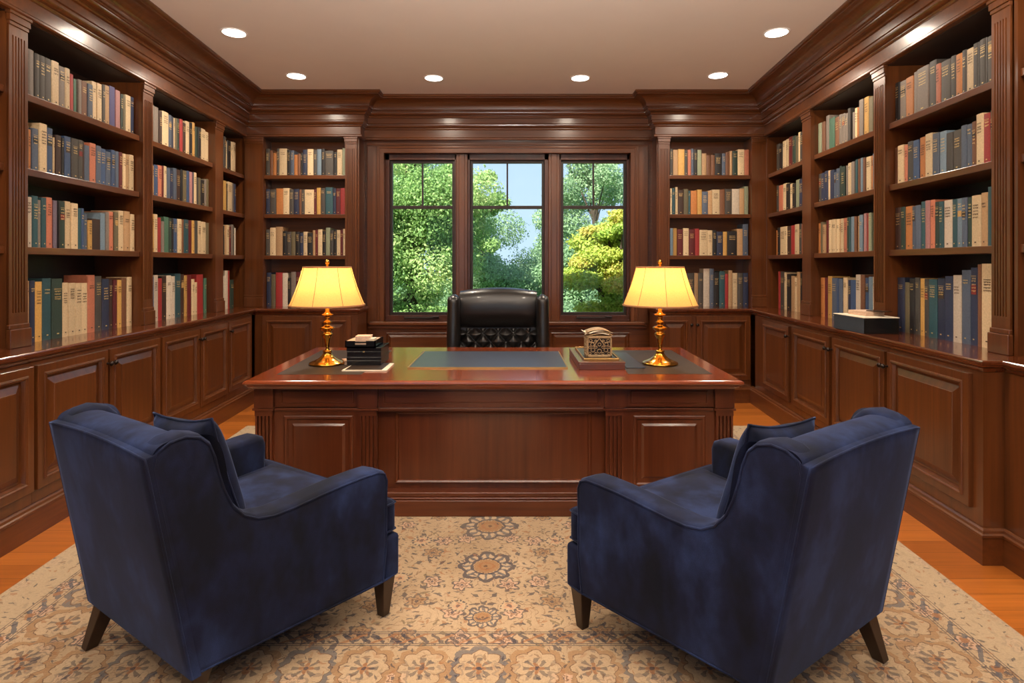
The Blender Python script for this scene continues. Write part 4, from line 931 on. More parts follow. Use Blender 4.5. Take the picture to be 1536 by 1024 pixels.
RX0, RX1, RY1, RY0 = -2.14, 1.93, 4.90, 0.9
def rug_mat():
    m, t, b = new_mat('woven_persian_rug'); NX.t = t
    uv = t.nodes.new('ShaderNodeUVMap'); uv.uv_map = 'UVMap'
    # a little distortion for hand-woven outlines
    ns = t.nodes.new('ShaderNodeTexNoise'); ns.inputs['Scale'].default_value = 38; ns.inputs['Detail'].default_value = 2; t.links.new(uv.outputs[0], ns.inputs['Vector'])
    sub = t.nodes.new('ShaderNodeVectorMath'); sub.operation = 'SUBTRACT'; sub.inputs[1].default_value = (0.5, 0.5, 0.5); t.links.new(ns.outputs['Color'], sub.inputs[0])
    scl = t.nodes.new('ShaderNodeVectorMath'); scl.operation = 'SCALE'; scl.inputs['Scale'].default_value = 0.030; t.links.new(sub.outputs[0], scl.inputs[0])
    ad = t.nodes.new('ShaderNodeVectorMath'); ad.operation = 'ADD'; t.links.new(uv.outputs[0], ad.inputs[0]); t.links.new(scl.outputs[0], ad.inputs[1])
    sx = t.nodes.new('ShaderNodeSeparateXYZ'); t.links.new(ad.outputs[0], sx.inputs[0])
    sx0 = t.nodes.new('ShaderNodeSeparateXYZ'); t.links.new(uv.outputs[0], sx0.inputs[0])
    X, Y = NX(sx.outputs[0]), NX(sx.outputs[1]); Xr, Yr = NX(sx0.outputs[0]), NX(sx0.outputs[1])   # metres, x from rug centre, y world depth
    HW = (RX1 - RX0) / 2
    ax = nabs(X)
    # distance inward from the side edge, and from field ends
    e = HW - nabs(Xr)
    yb = Yr - RYB      # <0 = front border zone
    base = lin((196, 164, 124))
    col = ramp(t, noise(t, 3.0, uv.outputs[0], 5, 0.65), [(0.3, lin((160, 134, 102))), (0.7, lin((188, 162, 130)))])
    navy, slate, rust, brown, gold, pale, olive = lin((34, 40, 58)), lin((70, 76, 88)), lin((146, 96, 58)), lin((98, 68, 48)), lin((148, 110, 72)), lin((184, 158, 126)), lin((98, 84, 60))
    def over(c, mask, cc, amt=1.0):
        mm = mask * amt if amt != 1.0 else mask
        return mixc(t, mm.v, c, cc)
    def vor(scale, seed, mirror=True, rand=0.75):
        cmb = t.nodes.new('ShaderNodeCombineXYZ'); t.links.new(((ax if mirror else X) + seed).v, cmb.inputs[0]); t.links.new((Y + seed * 0.37).v, cmb.inputs[1])
        v = t.nodes.new('ShaderNodeTexVoronoi'); v.inputs['Scale'].default_value = scale; v.inputs['Randomness'].default_value = rand; v.voronoi_dimensions = '2D'
        t.links.new(cmb.outputs[0], v.inputs['Vector'])
        sp = t.nodes.new('ShaderNodeSeparateXYZ'); t.links.new(v.outputs['Position'], sp.inputs[0])
        sc_ = t.nodes.new('ShaderNodeSeparateColor'); t.links.new(v.outputs['Color'], sc_.inputs[0])
        return (((ax if mirror else X) + seed) - NX(sp.outputs[0])), ((Y + seed * 0.37) - NX(sp.outputs[1])), NX(sc_.outputs[0]), NX(sc_.outputs[1]), NX(sc_.outputs[2])
    # vines: contour lines of a noise field
    nv_ = noise(t, 7.0, ad.outputs[0], 1, 0.4); nvx = NX(nv_)
    vine = nabs(rep(nvx * 9.0, 1.0)).lt(0.045)
    col = over(col, vine, brown, 0.45)
    # leaves
    dx, dy, r1, r2, r3 = vor(15.0, 3.3)
    a = r1 * 6.28; u = dx * ncos(a) + dy * NX.op('SINE', a); v = dy * ncos(a) - dx * NX.op('SINE', a)
    leaf = (nabs(v) * 2.6 + nabs(u)).lt(r3 * 0.012 + 0.016)
    col = over(col, leaf * r2.lt(0.40), navy, 0.75); col = over(col, leaf * r2.gt(0.72), rust, 0.7); col = over(col, leaf * r2.gt(0.40) * r2.lt(0.60), olive, 0.7)
    dx, dy, r1, r2, r3 = vor(34.0, 9.1)
    dot = nlen(dx, dy * 1.7).lt(r3 * 0.006 + 0.002); col = over(col, dot * r2.lt(0.5), navy, 0.6); col = over(col, dot * r2.gt(0.7), brown, 0.6)
    # blossoms
    dx, dy, r1, r2, r3 = vor(5.2, 1.7, rand=0.55)
    r = nlen(dx, dy); th = nang(dx, dy)
    pet = r / (ncos(th * 6.0 + r1 * 6.0) * 0.18 + 0.82)
    col = over(col, pet.lt(0.054) * pet.gt(0.042), navy, 0.7); col = over(col, pet.lt(0.042) * r2.lt(0.5), lin((192, 156, 130)), 0.8); col = over(col, pet.lt(0.042) * r2.gt(0.5), gold, 0.6)
    col = over(col, pet.lt(0.026) * pet.gt(0.018), brown, 0.8); col = over(col, pet.lt(0.011), navy, 0.8)
    # central medallions down the axis
    for cy, R in ((MED, 0.131), (MED + 0.40, 0.15), (MED - 0.38, 0.075)):
        dx, dy = X, (Y - cy); r = nlen(dx, dy) / R; th = nang(dx, dy)
        p8 = r / (nabs(ncos(th * 4.0)) * 0.22 + 0.80)
        fine = r / (nabs(ncos(th * 12.0)) * 0.14 + 0.88)
        col = over(col, p8.lt(1.0), pale, 0.9)
        col = over(col, p8.lt(1.0) * p8.gt(0.84), navy, 0.85); col = over(col, p8.lt(0.84) * ncos(th * 16.0).gt(0.25) * r.gt(0.55), slate, 0.8)
        col = over(col, r.lt(0.55) * r.gt(0.46), navy, 0.85); col = over(col, fine.lt(0.46), gold, 0.95); col = over(col, fine.lt(0.30) * fine.gt(0.20), rust, 0.9); col = over(col, fine.lt(0.08), brown)
    for cx, cy, R in ((0.105, MED - 0.305, 0.040), (0.38, MED - 0.10, 0.045), (0.33, MED + 0.24, 0.05), (0.62, MED - 0.22, 0.05), (0.9, MED + 0.3, 0.06)):
        dx, dy = (ax - cx), (Y - cy); r = nlen(dx, dy) / R; th = nang(dx, dy)
        col = over(col, r.lt(1.0), pale, 0.8); col = over(col, r.lt(1.0) * r.gt(0.78) * ncos(th * 14.0).gt(-0.3), navy, 0.85); col = over(col, (r / (ncos(th * 5.0) * 0.25 + 0.75)).lt(0.62), lin((190, 138, 104)), 0.7); col = over(col, r.lt(0.25), navy, 0.7)
    # borders: a coordinate running inward from whichever edge, q = along coordinate
    def band(c, inn, lo, hi, colr, amt=1.0): return over(c, inn.gt(lo) * inn.lt(hi), colr, amt)
    def border(c, inn, al, W0):
        """inn: metres from the field boundary outward (0 at the field edge)"""
        outm = inn.gt(0.0)
        c2 = c
        # guard stripe 0 .. 0.075
        for l in (0.0, 0.010, 0.066, 0.076): c2 = band(c2, inn, l, l + 0.004, navy, 0.8)
        z = nabs(rep(al, 0.11)) * 1.1; gs = inn - 0.038
        c2 = over(c2, inn.gt(0.012) * inn.lt(0.066) * nabs(gs - (rep(al, 0.055)) * 0.9).lt(0.010), navy, 0.75)
        c2 = over(c2, inn.gt(0.012) * inn.lt(0.066) * nabs(gs + (rep(al + 0.03, 0.11)) * 0.6).lt(0.006), rust, 0.8)
        # main border 0.08 .. 0.45 with medallions
        mz = inn.gt(0.082) * inn.lt(W0)
        mid = 0.082 + (W0 - 0.082) / 2; hh = (W0 - 0.082) / 2
        for per, off, Rm, ca, cb in ((0.60, 0.0, 0.112, slate, pale), (0.60, 0.20, 0.104, gold, pale), (0.60, 0.40, 0.110, gold, pale)):
            dx = rep(al + off, per); dy = (inn - mid); r = nlen(dx, dy * (Rm / hh) * 0.95) / Rm; th = nang(dx, dy)
            s8 = r / (nabs(ncos(th * 4.0)) * 0.20 + 0.82)
            c2 = over(c2, mz * s8.lt(1.0), pale, 0.5); c2 = over(c2, mz * s8.lt(1.0) * s8.gt(0.80), ca, 0.75); c2 = over(c2, mz * s8.lt(0.80) * s8.gt(0.765), brown, 0.9)
            c2 = over(c2, mz * r.lt(0.44) * ncos(th * 8.0).gt(0.0) * r.gt(0.12), navy, 0.6); c2 = over(c2, mz * (r / (ncos(th * 4.0) * 0.3 + 0.7)).lt(0.24), rust, 0.85); c2 = over(c2, mz * r.lt(0.07), navy, 0.8)
        for l in (W0, W0 + 0.012, W0 + 0.070, W0 + 0.082): c2 = band(c2, inn, l, l + 0.004, navy, 0.7)
        c2 = over(c2, inn.gt(W0 + 0.016) * inn.lt(W0 + 0.070) * nabs(inn - (W0 + 0.043) - rep(al, 0.075) * 0.7).lt(0.010), slate, 0.8)
        c2 = over(c2, inn.gt(W0 + 0.016) * inn.lt(W0 + 0.070) * nlen(rep(al, 0.15), inn - (W0 + 0.043)).lt(0.017), rust, 0.85)
        c2 = band(c2, inn, W0 + 0.086, 9.0, lin((176, 154, 124)), 0.75)
        return c2
    # front border (towards the camera) and side borders share the mitre
    side = (nabs(Xr) - (HW - 0.62)); front = (RYB - Yr)
    colb = border(col, side, Y, 0.34)
    colf = border(col, front, X, 0.31)
    pick = front.gt(side) * front.gt(0.0)
    colx = mixc(t, pick.v, colb, colf)
    dx, dy, r1, r2, r3 = vor(22.0, 5.9)
    a = r1 * 6.28; u = dx * ncos(a) + dy * NX.op('SINE', a); v = dy * ncos(a) - dx * NX.op('SINE', a)
    lf = (nabs(v) * 3.0 + nabs(u)).lt(r3 * 0.010 + 0.010)
    colx = over(colx, lf * r2.lt(0.34), navy, 0.7); colx = over(colx, lf * r2.gt(0.74), rust, 0.6); colx = over(colx, lf * r2.gt(0.34) * r2.lt(0.5), brown, 0.6)
    # weave
    wn = t.nodes.new('ShaderNodeTexWave'); wn.inputs['Scale'].default_value = 60; wn.bands_direction = 'Y'; t.links.new(uv.outputs[0], wn.inputs['Vector']); wn.inputs['Distortion'].default_value = 1.5
    fin = noise(t, 160, uv.outputs[0], 2)
    c4 = mixc(t, 1.0, colx, ramp(t, fin, [(0.25, (0.82, 0.82, 0.82)), (0.75, (1.1, 1.1, 1.1))]), 'MULTIPLY')
    worn = noise(t, 2.2, uv.outputs[0], 6, 0.7)
    wf = ramp(t, worn, [(0.35, (0.0, 0.0, 0.0)), (0.75, (0.22, 0.22, 0.22))])
    c5 = mixc(t, wf, c4, lin((178, 152, 120)))
    t.links.new(c5, b.inputs['Base Color']); b.inputs['Roughness'].default_value = 0.95; b.inputs['Sheen Weight'].default_value = 0.15; b.inputs['Specular IOR Level'].default_value = 0.1
    bump(t, b, wn.outputs['Fac'], 0.002, 0.35)
    return m
RYB = 2.15; MED = 2.618
m_rug = rug_mat()
def rug():
    me = bpy.data.meshes.new('area_rug')
    ny, nx = 8, 8; vs = []; uvs = []; fs = []
    def edge(y):
        tt = (y - 2.4) / 2.5; return -2.135 - 0.13 * tt, 1.905 + 0.11 * tt
    def pt(i, j, z):
        y = RY0 + (RY1 - RY0) * j / ny; l, r = edge(y); return (l + (r - l) * i / nx, y, z), ((i / nx - 0.5) * (RX1 - RX0), y)
    for z in (0.010, 0.0005):
        for j in range(ny + 1):
            for i in range(nx + 1): p, q = pt(i, j, z); vs.append(p); uvs.append(q)
    w = nx + 1; n1 = w * (ny + 1)
    for j in range(ny):
        for i in range(nx): a = j * w + i; fs.append((a, a + 1, a + w + 1, a + w)); fs.append((n1 + a, n1 + a + w, n1 + a + w + 1, n1 + a + 1))
    rim = [i for i in range(nx)] + [j * w + nx for j in range(ny)] + [ny * w + nx - i for i in range(nx)] + [(ny - j) * w for j in range(ny)]
    for k_ in range(len(rim)): a, b_ = rim[k_], rim[(k_ + 1) % len(rim)]; fs.append((b_, a, n1 + a, n1 + b_))
    me.from_pydata(vs, [], fs); uvl = me.uv_layers.new(name='UVMap')
    for l in me.loops: uvl.data[l.index].uv = uvs[l.vertex_index]
    me.materials.append(m_rug); o_ = bpy.data.objects.new('area_rug', me); C.objects.link(o_)
    return tag(o_, 'large beige Persian style rug with floral borders under desk and armchairs', 'rug')
rug()

# ------------------------------------------------------------------ armchairs
def armchair(loc, ang, lab):
    t = thing('armchair', lab, 'armchair', (loc[0], loc[1], 0.010), ang, 'navy velvet armchairs')
    hw = lambda y: 0.362 + 0.135 * y
    side_prof = [(0.006, 0.150), (0.35, 0.150), (0.69, 0.150), (0.700, 0.30), (0.700, 0.45), (0.702, 0.545), (0.690, 0.578), (0.655, 0.592), (0.60, 0.592), (0.52, 0.588), (0.42, 0.578), (0.32, 0.566), (0.25, 0.562), (0.20, 0.570),
                 (0.160, 0.592), (0.128, 0.630), (0.104, 0.685), (0.088, 0.740), (0.076, 0.795), (0.060, 0.838), (0.030, 0.868), (-0.015, 0.880), (-0.060, 0.872), (-0.098, 0.846), (-0.108, 0.80), (-0.055, 0.50)]
    def piping(pts, parent, r=0.0042, closed=False):
        m_ = MB(); m_.tube(pts, r, 6, closed=closed); o_ = m_.build('piping', m_velvet); o_.parent = parent; return o_
    for sg in (-1, 1):
        m_ = MB()
        th = lambda y, z: 0.115 if z < 0.62 else 0.115 - 0.010 * min(1, (z - 0.62) / 0.2)
        m_.prism(side_prof, lambda y, z: (sg * (hw(y) - 0.002), y, z), lambda y, z: (sg * (hw(y) - th(y, z)), y, z))
        o_ = local(m_.build('armrest', m_velvet), t); bevel(o_, 0.026, 5, 50); smooth_all(o_)
        # welts follow the outer and the inner rim
        up = side_prof[2:]
        piping([(sg * (hw(y) - 0.005), y, z) if i else (sg * (hw(y) - 0.004), y - 0.008, z) for i, (y, z) in enumerate(inset(side_prof, 0.010)[2:])], o_)
    # backrest: loft between the wings
    sec = [(0.02, 0.20), (-0.045, 0.50), (-0.096, 0.79), (-0.106, 0.828), (-0.094, 0.850), (-0.052, 0.866), (-0.004, 0.862), (0.030, 0.842), (0.050, 0.808), (0.062, 0.76), (0.085, 0.60), (0.115, 0.42), (0.14, 0.20)]
    wI = 0.345
    def bk(u, v):
        x = (u - 0.5) * 2; n = len(sec); k_ = min(int(v * n), n - 1); y, z = sec[k_ % n]
        e = max(0, (abs(x) - 0.80) / 0.20); y2 = y + (0.012 if k_ in (1, 2) else 0) ; front = 1 if k_ >= 6 else 0
        y2 += front * 0.05 * e ** 1.5 - 0.010 * (1 - x * x) * (1 if 1 <= k_ <= 4 else 0)
        z2 = z + (0.006 * e ** 1.4 if k_ in (4, 5, 6, 7) else 0) + (0.006 * (1 - x * x) if 3 <= k_ <= 7 else 0)
        return (x * wI, y2, z2)
    m_ = MB(); nsec = len(sec); nu = 24
    vs = []; fs = []
    for k_ in range(nsec):
        for i in range(nu + 1): vs.append(bk(i / nu, (k_ + 0.5) / nsec))
    for k_ in range(nsec):
        q = (k_ + 1) % nsec
        for i in range(nu): fs.append((k_ * (nu + 1) + i, k_ * (nu + 1) + i + 1, q * (nu + 1) + i + 1, q * (nu + 1) + i))
    m_.add(vs, fs, True); o_ = local(m_.build('backrest', m_velvet), t)
    ss = o_.modifiers.new('soft', 'SUBSURF'); ss.levels = 1; ss.render_levels = 2
    # outside back panel, flush between the rear corners
    m_ = MB(); rows = [(0.0, 0.150), (-0.040, 0.375), (-0.080, 0.60), (-0.112, 0.78), (-0.121, 0.828)]
    def ob(u, v):
        k_ = v * (len(rows) - 1); i = min(int(k_), len(rows) - 2); f_ = k_ - i
        y = rows[i][0] * (1 - f_) + rows[i + 1][0] * f_; z = rows[i][1] * (1 - f_) + rows[i + 1][1] * f_; x = (u - 0.5) * 2
        return (x * (hw(y) + 0.0005), y - 0.010 * (1 - x ** 4) * sin(pi * min(1, v * 1.0)) - 0.002, z + (0.014 * (1 - x * x) * v ** 6))
    cols = [(0.0, 0.030), (0.0, 0.010), (0.0015, 0.004), (0.006, 0.0)] + [(u / 20, 0.0) for u in range(1, 20)] + [(0.994, 0.0), (0.9985, 0.004), (1.0, 0.010), (1.0, 0.030)]
    def ob2(i, j):
        u, dy = cols[i]; v = min(1, j / 12); x, y, z = ob(u, v)
        if j == 13: return (x, y + max(dy, 0.006), z + 0.006)
        if j == 14: return (x, y + max(dy, 0.03), z + 0.010)
        return (x, y + dy, z)
    nc = len(cols); m_.add([ob2(i, j) for j in range(15) for i in range(nc)], [(j * nc + i, j * nc + i + 1, (j + 1) * nc + i + 1, (j + 1) * nc + i) for j in range(14) for i in range(nc - 1)], True)
    o_ = local(m_.build('back_panel', m_velvet, fix=False), t)
    edge_pts = [ob(0, v / 12) for v in range(0, 13)] + [ob(u / 20, 1) for u in range(1, 20)] + [ob(1, 1 - v / 12) for v in range(0, 13)]
    piping([(x * 0.995, y + 0.003, z + 0.002) for x, y, z in edge_pts], o_, 0.0042)
    # front rail and seat deck
    fw = hw(0.70)
    m_ = MB(); pl = [(-fw + 0.008, 0.690), (-fw + 0.004, 0.762), (fw - 0.004, 0.762), (fw - 0.008, 0.690), (fw - 0.11, 0.690), (0.33, 0.05), (-0.33, 0.05), (-fw + 0.11, 0.690)]
    m_.prism(pl, lambda x, y: (x, y, 0.152), lambda x, y: (x, y, 0.318))
    o_ = local(m_.build('seat_rail', m_velvet), t); bevel(o_, 0.016, 4, 50); smooth_all(o_)
    m_ = MB(); m_.tube([(-hw(0) + 0.006, 0.004, 0.160), (-fw + 0.006, 0.69, 0.160), (-fw + 0.010, 0.752, 0.161), (-fw + 0.018, 0.758, 0.161), (fw - 0.018, 0.758, 0.161), (fw - 0.010, 0.752, 0.161), (fw - 0.006, 0.69, 0.160), (hw(0) - 0.006, 0.004, 0.160)], 0.0042, 6, closed=True); q = m_.build('piping', m_velvet); q.parent = o_
    # seat cushion, T shaped in front of the arms
    m_ = MB(); pl = [(-fw + 0.012, 0.704), (-fw + 0.012, 0.755), (fw - 0.012, 0.755), (fw - 0.012, 0.704), (fw - 0.118, 0.700), (0.262, 0.12), (-0.262, 0.12), (-fw + 0.118, 0.700)]
    m_.prism(pl, lambda x, y: (x, y, 0.320), lambda x, y: (x, y, 0.452))
    o_ = local(m_.build('seat_cushion', m_velvet), t); bevel(o_, 0.030, 5, 50); smooth_all(o_)
    for zz in (0.335, 0.438):
        m_ = MB(); m_.tube([(-fw + 0.014, 0.70, zz), (-fw + 0.018, 0.750, zz), (-fw + 0.04, 0.757, zz), (fw - 0.04, 0.757, zz), (fw - 0.018, 0.750, zz), (fw - 0.014, 0.70, zz)], 0.004, 6); q = m_.build('piping', m_velvet); q.parent = o_
    # crown of the cushion
    m_ = MB(); m_.grid(lambda u, v: ((u - 0.5) * 2 * (0.235 + 0.085 * v), 0.14 + 0.585 * v, 0.448 + 0.022 * (1 - (2 * u - 1) ** 4) * (1 - (2 * v - 1) ** 4)), 16, 16)
    local(m_.build('seat_crown', m_velvet), t)
    # legs
    def leg(x, y, dx, dy, top, bot):
        m_ = MB(); a, b_ = top / 2, bot / 2
        v = [(x + s1 * a, y + s2 * a, 0.155) for s1, s2 in ((-1, -1), (1, -1), (1, 1), (-1, 1))] + [(x + dx + s1 * b_, y + dy + s2 * b_, 0.0) for s1, s2 in ((-1, -1), (1, -1), (1, 1), (-1, 1))]
        m_.add(v, [(0, 1, 2, 3), (7, 6, 5, 4), (0, 4, 5, 1), (1, 5, 6, 2), (2, 6, 7, 3), (3, 7, 4, 0)]); local(bevel(m_.build('leg', m_leg), 0.003), t)
    fx = hw(0.70) - 0.045
    leg(-fx, 0.715, 0.004, 0.0, 0.062, 0.034); leg(fx, 0.715, -0.004, 0.0, 0.062, 0.034)
    leg(-0.315, 0.045, -0.012, -0.055, 0.062, 0.040); leg(0.315, 0.045, 0.012, -0.055, 0.062, 0.040)
    return t
def inset(poly, d):
    n = len(poly); out = []
    for i in range(n):
        a, p, b_ = Vector(poly[i - 1]), Vector(poly[i]), Vector(poly[(i + 1) % n])
        d1 = (p - a).normalized(); d2 = (b_ - p).normalized(); n1 = Vector((-d1.y, d1.x)); n2 = Vector((-d2.y, d2.x))
        out.append(tuple(p + (n1 + n2) * (d / (1 + n1.dot(n2)))))
    return out
def cushion(loc, ang, sg, lab):
    t = thing('throw_pillow', lab, 'cushion', (loc[0], loc[1], 0.010), ang, 'navy throw pillows')
    base = Matrix.Translation((sg * 0.085, 0.165, 0.665)) @ Matrix.Rotation(radians(14), 4, 'X') @ Matrix.Rotation(radians(-6 * sg), 4, 'Y')
    hs = 0.205
    def side(sn):
        def f(u, v):
            a, b_ = 2 * u - 1, 2 * v - 1; pin = 1 - 0.10 * (1 - a * a) * abs(b_) ** 3; pin2 = 1 - 0.10 * (1 - b_ * b_) * abs(a) ** 3
            th = 0.058 * ((1 - a ** 4) * (1 - b_ ** 4)) ** 0.55
            w = 0.004 * sin(9 * a + 5 * b_) * (1 - a * a) * (1 - b_ * b_)
            return tuple(base @ Vector((a * hs * pin2, sn * th + w, b_ * hs * pin)))
        return f
    m_ = MB(); m_.grid(side(1), 22, 22); m_.grid(side(-1), 22, 22)
    o_ = m_.build('cover', m_velvet); local(weld(o_), t); smooth_all(o_)
    m_ = MB(); pts = []
    f = side(0)
    for k_ in range(22): pts.append(f(k_ / 22, 0))
    for k_ in range(22): pts.append(f(1, k_ / 22))
    for k_ in range(22): pts.append(f(1 - k_ / 22, 1))
    for k_ in range(22): pts.append(f(0, 1 - k_ / 22))
    m_.tube(pts, 0.0042, 6, closed=True); local(m_.build('piping', m_velvet), t)
lc, la = (-1.2430, 1.8894), radians(-33.8)
rc, ra = (1.010, 1.822), radians(34.6)
armchair(lc, la, 'navy velvet armchair on the left, seen from behind, facing the desk')
armchair(rc, ra, 'navy velvet armchair on the right, seen from behind, facing the desk')
cushion(lc, la, 1, 'navy throw pillow leaning in the left armchair')
cushion(rc, ra, -1, 'navy throw pillow leaning in the right armchair')

# ------------------------------------------------------------------ office chair
def office_chair():
    Y0 = 4.84
    k_ = Y0 / F; cx = (747.5 - VX) * k_
    t = thing('office_chair', 'black leather wingback executive chair behind the desk', 'chair', (cx, Y0, 0), 0)
    def P(x, y, z): return (x, y, z)
    zt = H - (432 - VY) * k_
    # back cushion (upper roll)
    def roll(u, v):
        a = 2 * u - 1; hwid = 0.336 - 0.012 * v
        x = a * hwid; z = 0.845 + (zt - 0.845 - 0.030 * a * a - 0.008) * v
        y = -0.085 * (max(0, sin(pi * v)) ** 0.5) * (1 - 0.25 * a ** 4) - 0.02 * v
        return (x, y + 0.02, z)
    m_ = MB(); m_.grid(roll, 28, 18); m_.grid(lambda u, v: (roll(u, v)[0], 0.10 - 0.01 * v, roll(u, v)[2]), 28, 1)
    m_.grid(lambda u, v: (roll(u, 1)[0], roll(u, 1)[1] * (1 - v) + v * 0.09, roll(u, 1)[2] + 0.012 * sin(pi * v)), 28, 4)
    local(m_.build('headrest', m_chairleather), t)
    # tufted lower back
    def tuft(u, v):
        a = 2 * u - 1; x = a * 0.32; z = 0.50 + 0.35 * v
        p = 0.128; q = 0.135
        r1 = ((x / p + z / q) % 1.0); r2 = ((x / p - z / q) % 1.0)
        g = min(min(r1, 1 - r1), min(r2, 1 - r2))
        y = -0.030 - 0.045 * (1 - math.exp(-g * 6)) + 0.03 * a ** 6 
        y += 0.045 * max(0, v - 0.86) / 0.14
        return (x, y, z)
    m_ = MB(); m_.grid(tuft, 130, 90); m_.box(-0.32, 0.32, 0.0, 0.09, 0.45, 0.86)
    local(m_.build('backrest', m_chairleather), t)
    # wings
    for sg in (-1, 1):
        def wing(u, v):
            a = 2 * pi * u; z = 0.50 + (H - (440.5 - VY) * k_ - 0.50) * v
            rx = 0.058 * (1 - 0.10 * v); ry = 0.16 - 0.055 * v
            tp = 1 if v < 0.93 else sqrt(max(0.0, 1 - ((v - 0.93) / 0.07) ** 2)) * 0.85 + 0.15
            ce = lambda c_: (abs(c_) ** 0.7) * (1 if c_ >= 0 else -1)
            return (sg * (0.372 - 0.004 * v) + rx * ce(cos(a)) * tp, -0.04 + ry * ce(sin(a)) * tp - 0.01, z)
        m_ = MB(); m_.grid(wing, 28, 26, wrapu=True); local(m_.build('wing', m_chairleather), t)
        m_ = MB(); m_.box(sg * 0.36 - 0.05, sg * 0.36 + 0.05, -0.52, -0.02, 0.56, 0.66); m_.box(sg * 0.36 - 0.03, sg * 0.36 + 0.03, -0.50, -0.06, 0.42, 0.56)
        o_ = local(m_.build('armrest', m_chairleather), t); bevel(o_, 0.03, 4); smooth_all(o_)
    m_ = MB(); m_.box(-0.30, 0.30, -0.53, 0.0, 0.40, 0.54); o_ = local(m_.build('seat', m_chairleather), t); bevel(o_, 0.04, 5); smooth_all(o_)
    m_ = MB(); m_.tube([(0, -0.22, 0.10), (0, -0.22, 0.40)], 0.03, 16); local(m_.build('gas_column', m_blkmetal), t)
    m_ = MB(); m2 = MB()
    for i in range(5):
        a = 2 * pi * i / 5 + 0.3; m_.tube([(0, -0.22, 0.12), (0.17 * cos(a), -0.22 + 0.17 * sin(a), 0.10), (0.30 * cos(a), -0.22 + 0.30 * sin(a), 0.075)], [0.028, 0.022, 0.016], 10)
    b_ = local(m_.build('swivel_base', m_blkmetal), t)
    for i in range(5):
        a = 2 * pi * i / 5 + 0.3; m_ = MB(); x, y = 0.30 * cos(a), -0.22 + 0.30 * sin(a)
        m_.tube([(x - 0.022 * sin(a), y + 0.022 * cos(a), 0.030), (x + 0.022 * sin(a), y - 0.022 * cos(a), 0.030)], 0.029, 14); local(m_.build('caster', m_blkmetal), t)
office_chair()

# ------------------------------------------------------------------ garden outside
rs = np.random.RandomState(5)
mb = MB(); mb.box(-40, 40, YW + 0.4, 70, -0.9, -0.8); tag(mb.build('lawn', m_lawn), 'green lawn beyond the windows', 'grass', kind='stuff')
def leaves(name, clumps, n, size, cols, parent=None, flat=0.75):
    cl = np.array(clumps, dtype=float); w = cl[:, 3] ** 2; w /= w.sum()
    idx = rs.choice(len(cl), n, p=w); c = cl[idx]
    d = rs.normal(size=(n, 3)); d /= np.linalg.norm(d, axis=1)[:, None]
    r = c[:, 3:4] * (rs.rand(n, 1) ** 0.30) * (1 + 0.25 * (rs.rand(n, 1) ** 4))
    p = c[:, :3] + d * r * np.array([1, 1, flat])
    nn = d + rs.normal(size=(n, 3)) * 0.8 + np.array([0, 0, 0.5]); nn /= np.linalg.norm(nn, axis=1)[:, None]
    t1 = np.cross(nn, rs.normal(size=(n, 3))); t1 /= np.linalg.norm(t1, axis=1)[:, None]; t2 = np.cross(nn, t1)
    s_ = size * (0.6 + 0.8 * rs.rand(n, 1))
    v = np.stack([p - t1 * s_ * 0.5, p + t2 * s_ * 0.34, p + t1 * s_ * 0.6, p - t2 * s_ * 0.34], axis=1).reshape(-1, 3)
    f = np.arange(n * 4).reshape(-1, 4)
    me = bpy.data.meshes.new(name); me.from_pydata(v.tolist(), [], f.tolist()); me.materials.append(m_leaf)
    o_ = bpy.data.objects.new(name, me); C.objects.link(o_)
    if parent: o_.parent = parent
    ca = np.array([lin(c_) for c_ in cols]); tone = rs.rand(len(cl))[idx] * 0.6 + rs.rand(n) * 0.4
    ci = np.clip((tone * len(cols)).astype(int), 0, len(cols) - 1); set_col(o_, ca[ci] * (0.8 + 0.4 * rs.rand(n, 1)))
    return o_
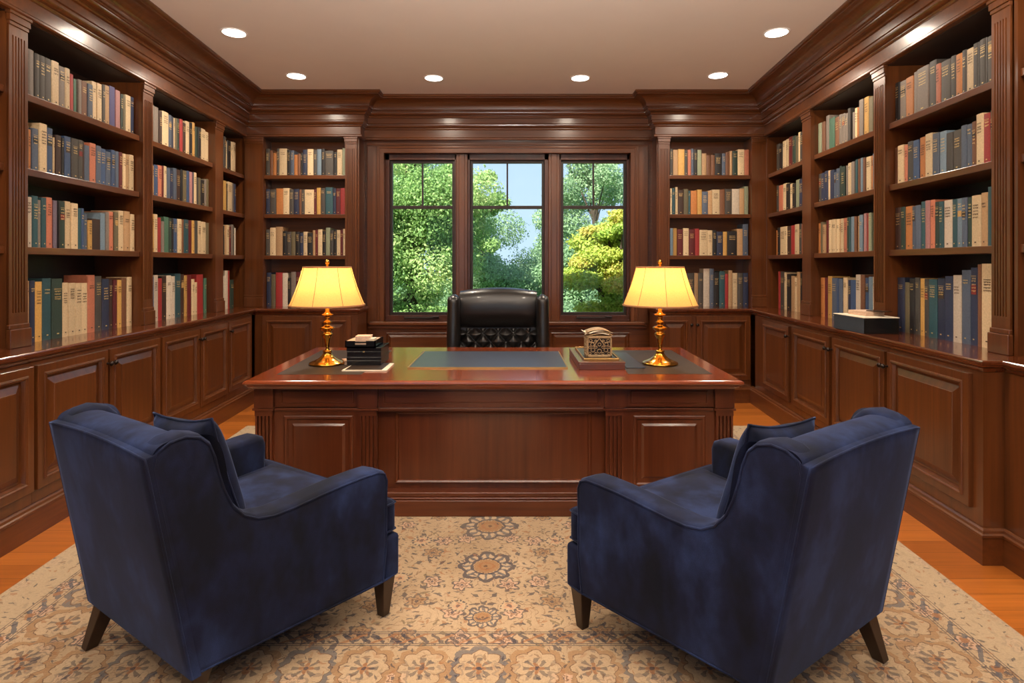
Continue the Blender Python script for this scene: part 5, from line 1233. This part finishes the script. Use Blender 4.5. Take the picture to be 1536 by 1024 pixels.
def tree(px, py, Y, wpx, hpx, n, size, cols, lab, nclump=26, trunk=True, flat=0.75, cr=0.30, seed=0, name='tree', cat='tree'):
    """crown centred on a pixel at depth Y"""
    k_ = Y / F; cx, cz = (px - VX) * k_, H - (py - VY) * k_; rw, rh = wpx * k_ / 2, hpx * k_ / 2
    rr = np.random.RandomState(seed + 11); t = thing(name, lab, cat, (cx, Y, -0.8), 0, 'trees beyond the windows')
    cl = []
    for i in range(nclump):
        d = rr.normal(size=3); d /= np.linalg.norm(d); r = rr.rand() ** 0.45
        cl.append((d[0] * rw * r * 0.85, d[1] * rw * r * 0.8, cz + 0.8 + d[2] * rh * r * 0.88, cr * min(rw, rh) * (0.6 + 0.7 * rr.rand())))
    leaves('foliage', cl, n, size, cols, t, flat)
    if trunk:
        m_ = MB(); m_.tube([(0.0, 0, 0), (0.05, 0, (cz + 0.8) * 0.5), (0.0, 0, cz + 0.8 + rh * 0.3)], [0.16, 0.11, 0.04], 8)
        for c_ in cl[::2]:
            z0 = (cz + 0.8) * 0.45 + 0.25 * c_[2]
            m_.tube([(0.03, 0, z0), (c_[0] * 0.5, c_[1] * 0.5, (z0 + c_[2]) / 2 + 0.1), (c_[0], c_[1], c_[2])], [0.05, 0.03, 0.012], 6)
        local(m_.build('trunk', m_bark), t)
    return t
G1 = [(128, 164, 92), (152, 184, 106), (170, 198, 122), (196, 212, 140)]
G2 = [(124, 156, 114), (150, 178, 132), (172, 198, 152)]  # garden haze mixed into the leaf colours, so the greens go pale
G3 = [(114, 146, 106), (136, 168, 122), (158, 188, 142)]  # deeper greens, also paled with painted haze
GY_ = [(154, 180, 74), (178, 198, 84), (198, 204, 92), (212, 192, 100)]
tree(615, 350, 11.0, 250, 330, 69000, 0.053, G1, 'light green maple filling the left window', seed=1, nclump=46)
tree(560, 240, 17.0, 260, 240, 32199, 0.074, G2, 'taller green tree behind the left window maple', seed=2, nclump=30)
tree(700, 310, 15.0, 150, 200, 27599, 0.068, G1, 'leafy green tree at the left of the middle window', seed=3, nclump=24)
tree(735, 410, 18.0, 210, 210, 46000, 0.068, G2, 'mid green tree low in the middle window', seed=4, nclump=30)
tree(825, 430, 20.0, 170, 150, 32199, 0.074, G3, 'dark green rounded tree right of the middle window', seed=5, nclump=26)
tree(890, 300, 24.0, 200, 260, 46000, 0.093, G2, 'tall loose leaved tree high in the right window', seed=6, nclump=30, cr=0.22)
tree(870, 420, 16.0, 150, 200, 27599, 0.068, G3, 'dark green tree behind the yellow maple', seed=7, nclump=26)
tree(925, 400, 9.0, 170, 200, 50599, 0.046, GY_, 'yellow green maple in the right window', seed=8, nclump=40, flat=0.45)
tree(985, 330, 14.0, 110, 260, 18400, 0.062, G2, 'green tree at the right edge of the right window', seed=9)
tree(640, 470, 12.5, 420, 60, 32199, 0.050, G1, 'low bright hedge under the left tree', seed=10, trunk=False, nclump=40, cr=0.8, name='hedge', cat='hedge')
tree(860, 480, 11.5, 300, 60, 27599, 0.050, G3, 'low dark hedge under the right hand trees', seed=12, trunk=False, nclump=40, cr=0.8, name='hedge', cat='hedge')
tree(760, 455, 30.0, 500, 110, 46000, 0.124, G3, 'distant dark tree line behind the garden', seed=13, trunk=False, nclump=60, cr=0.7, name='tree_line', cat='trees')
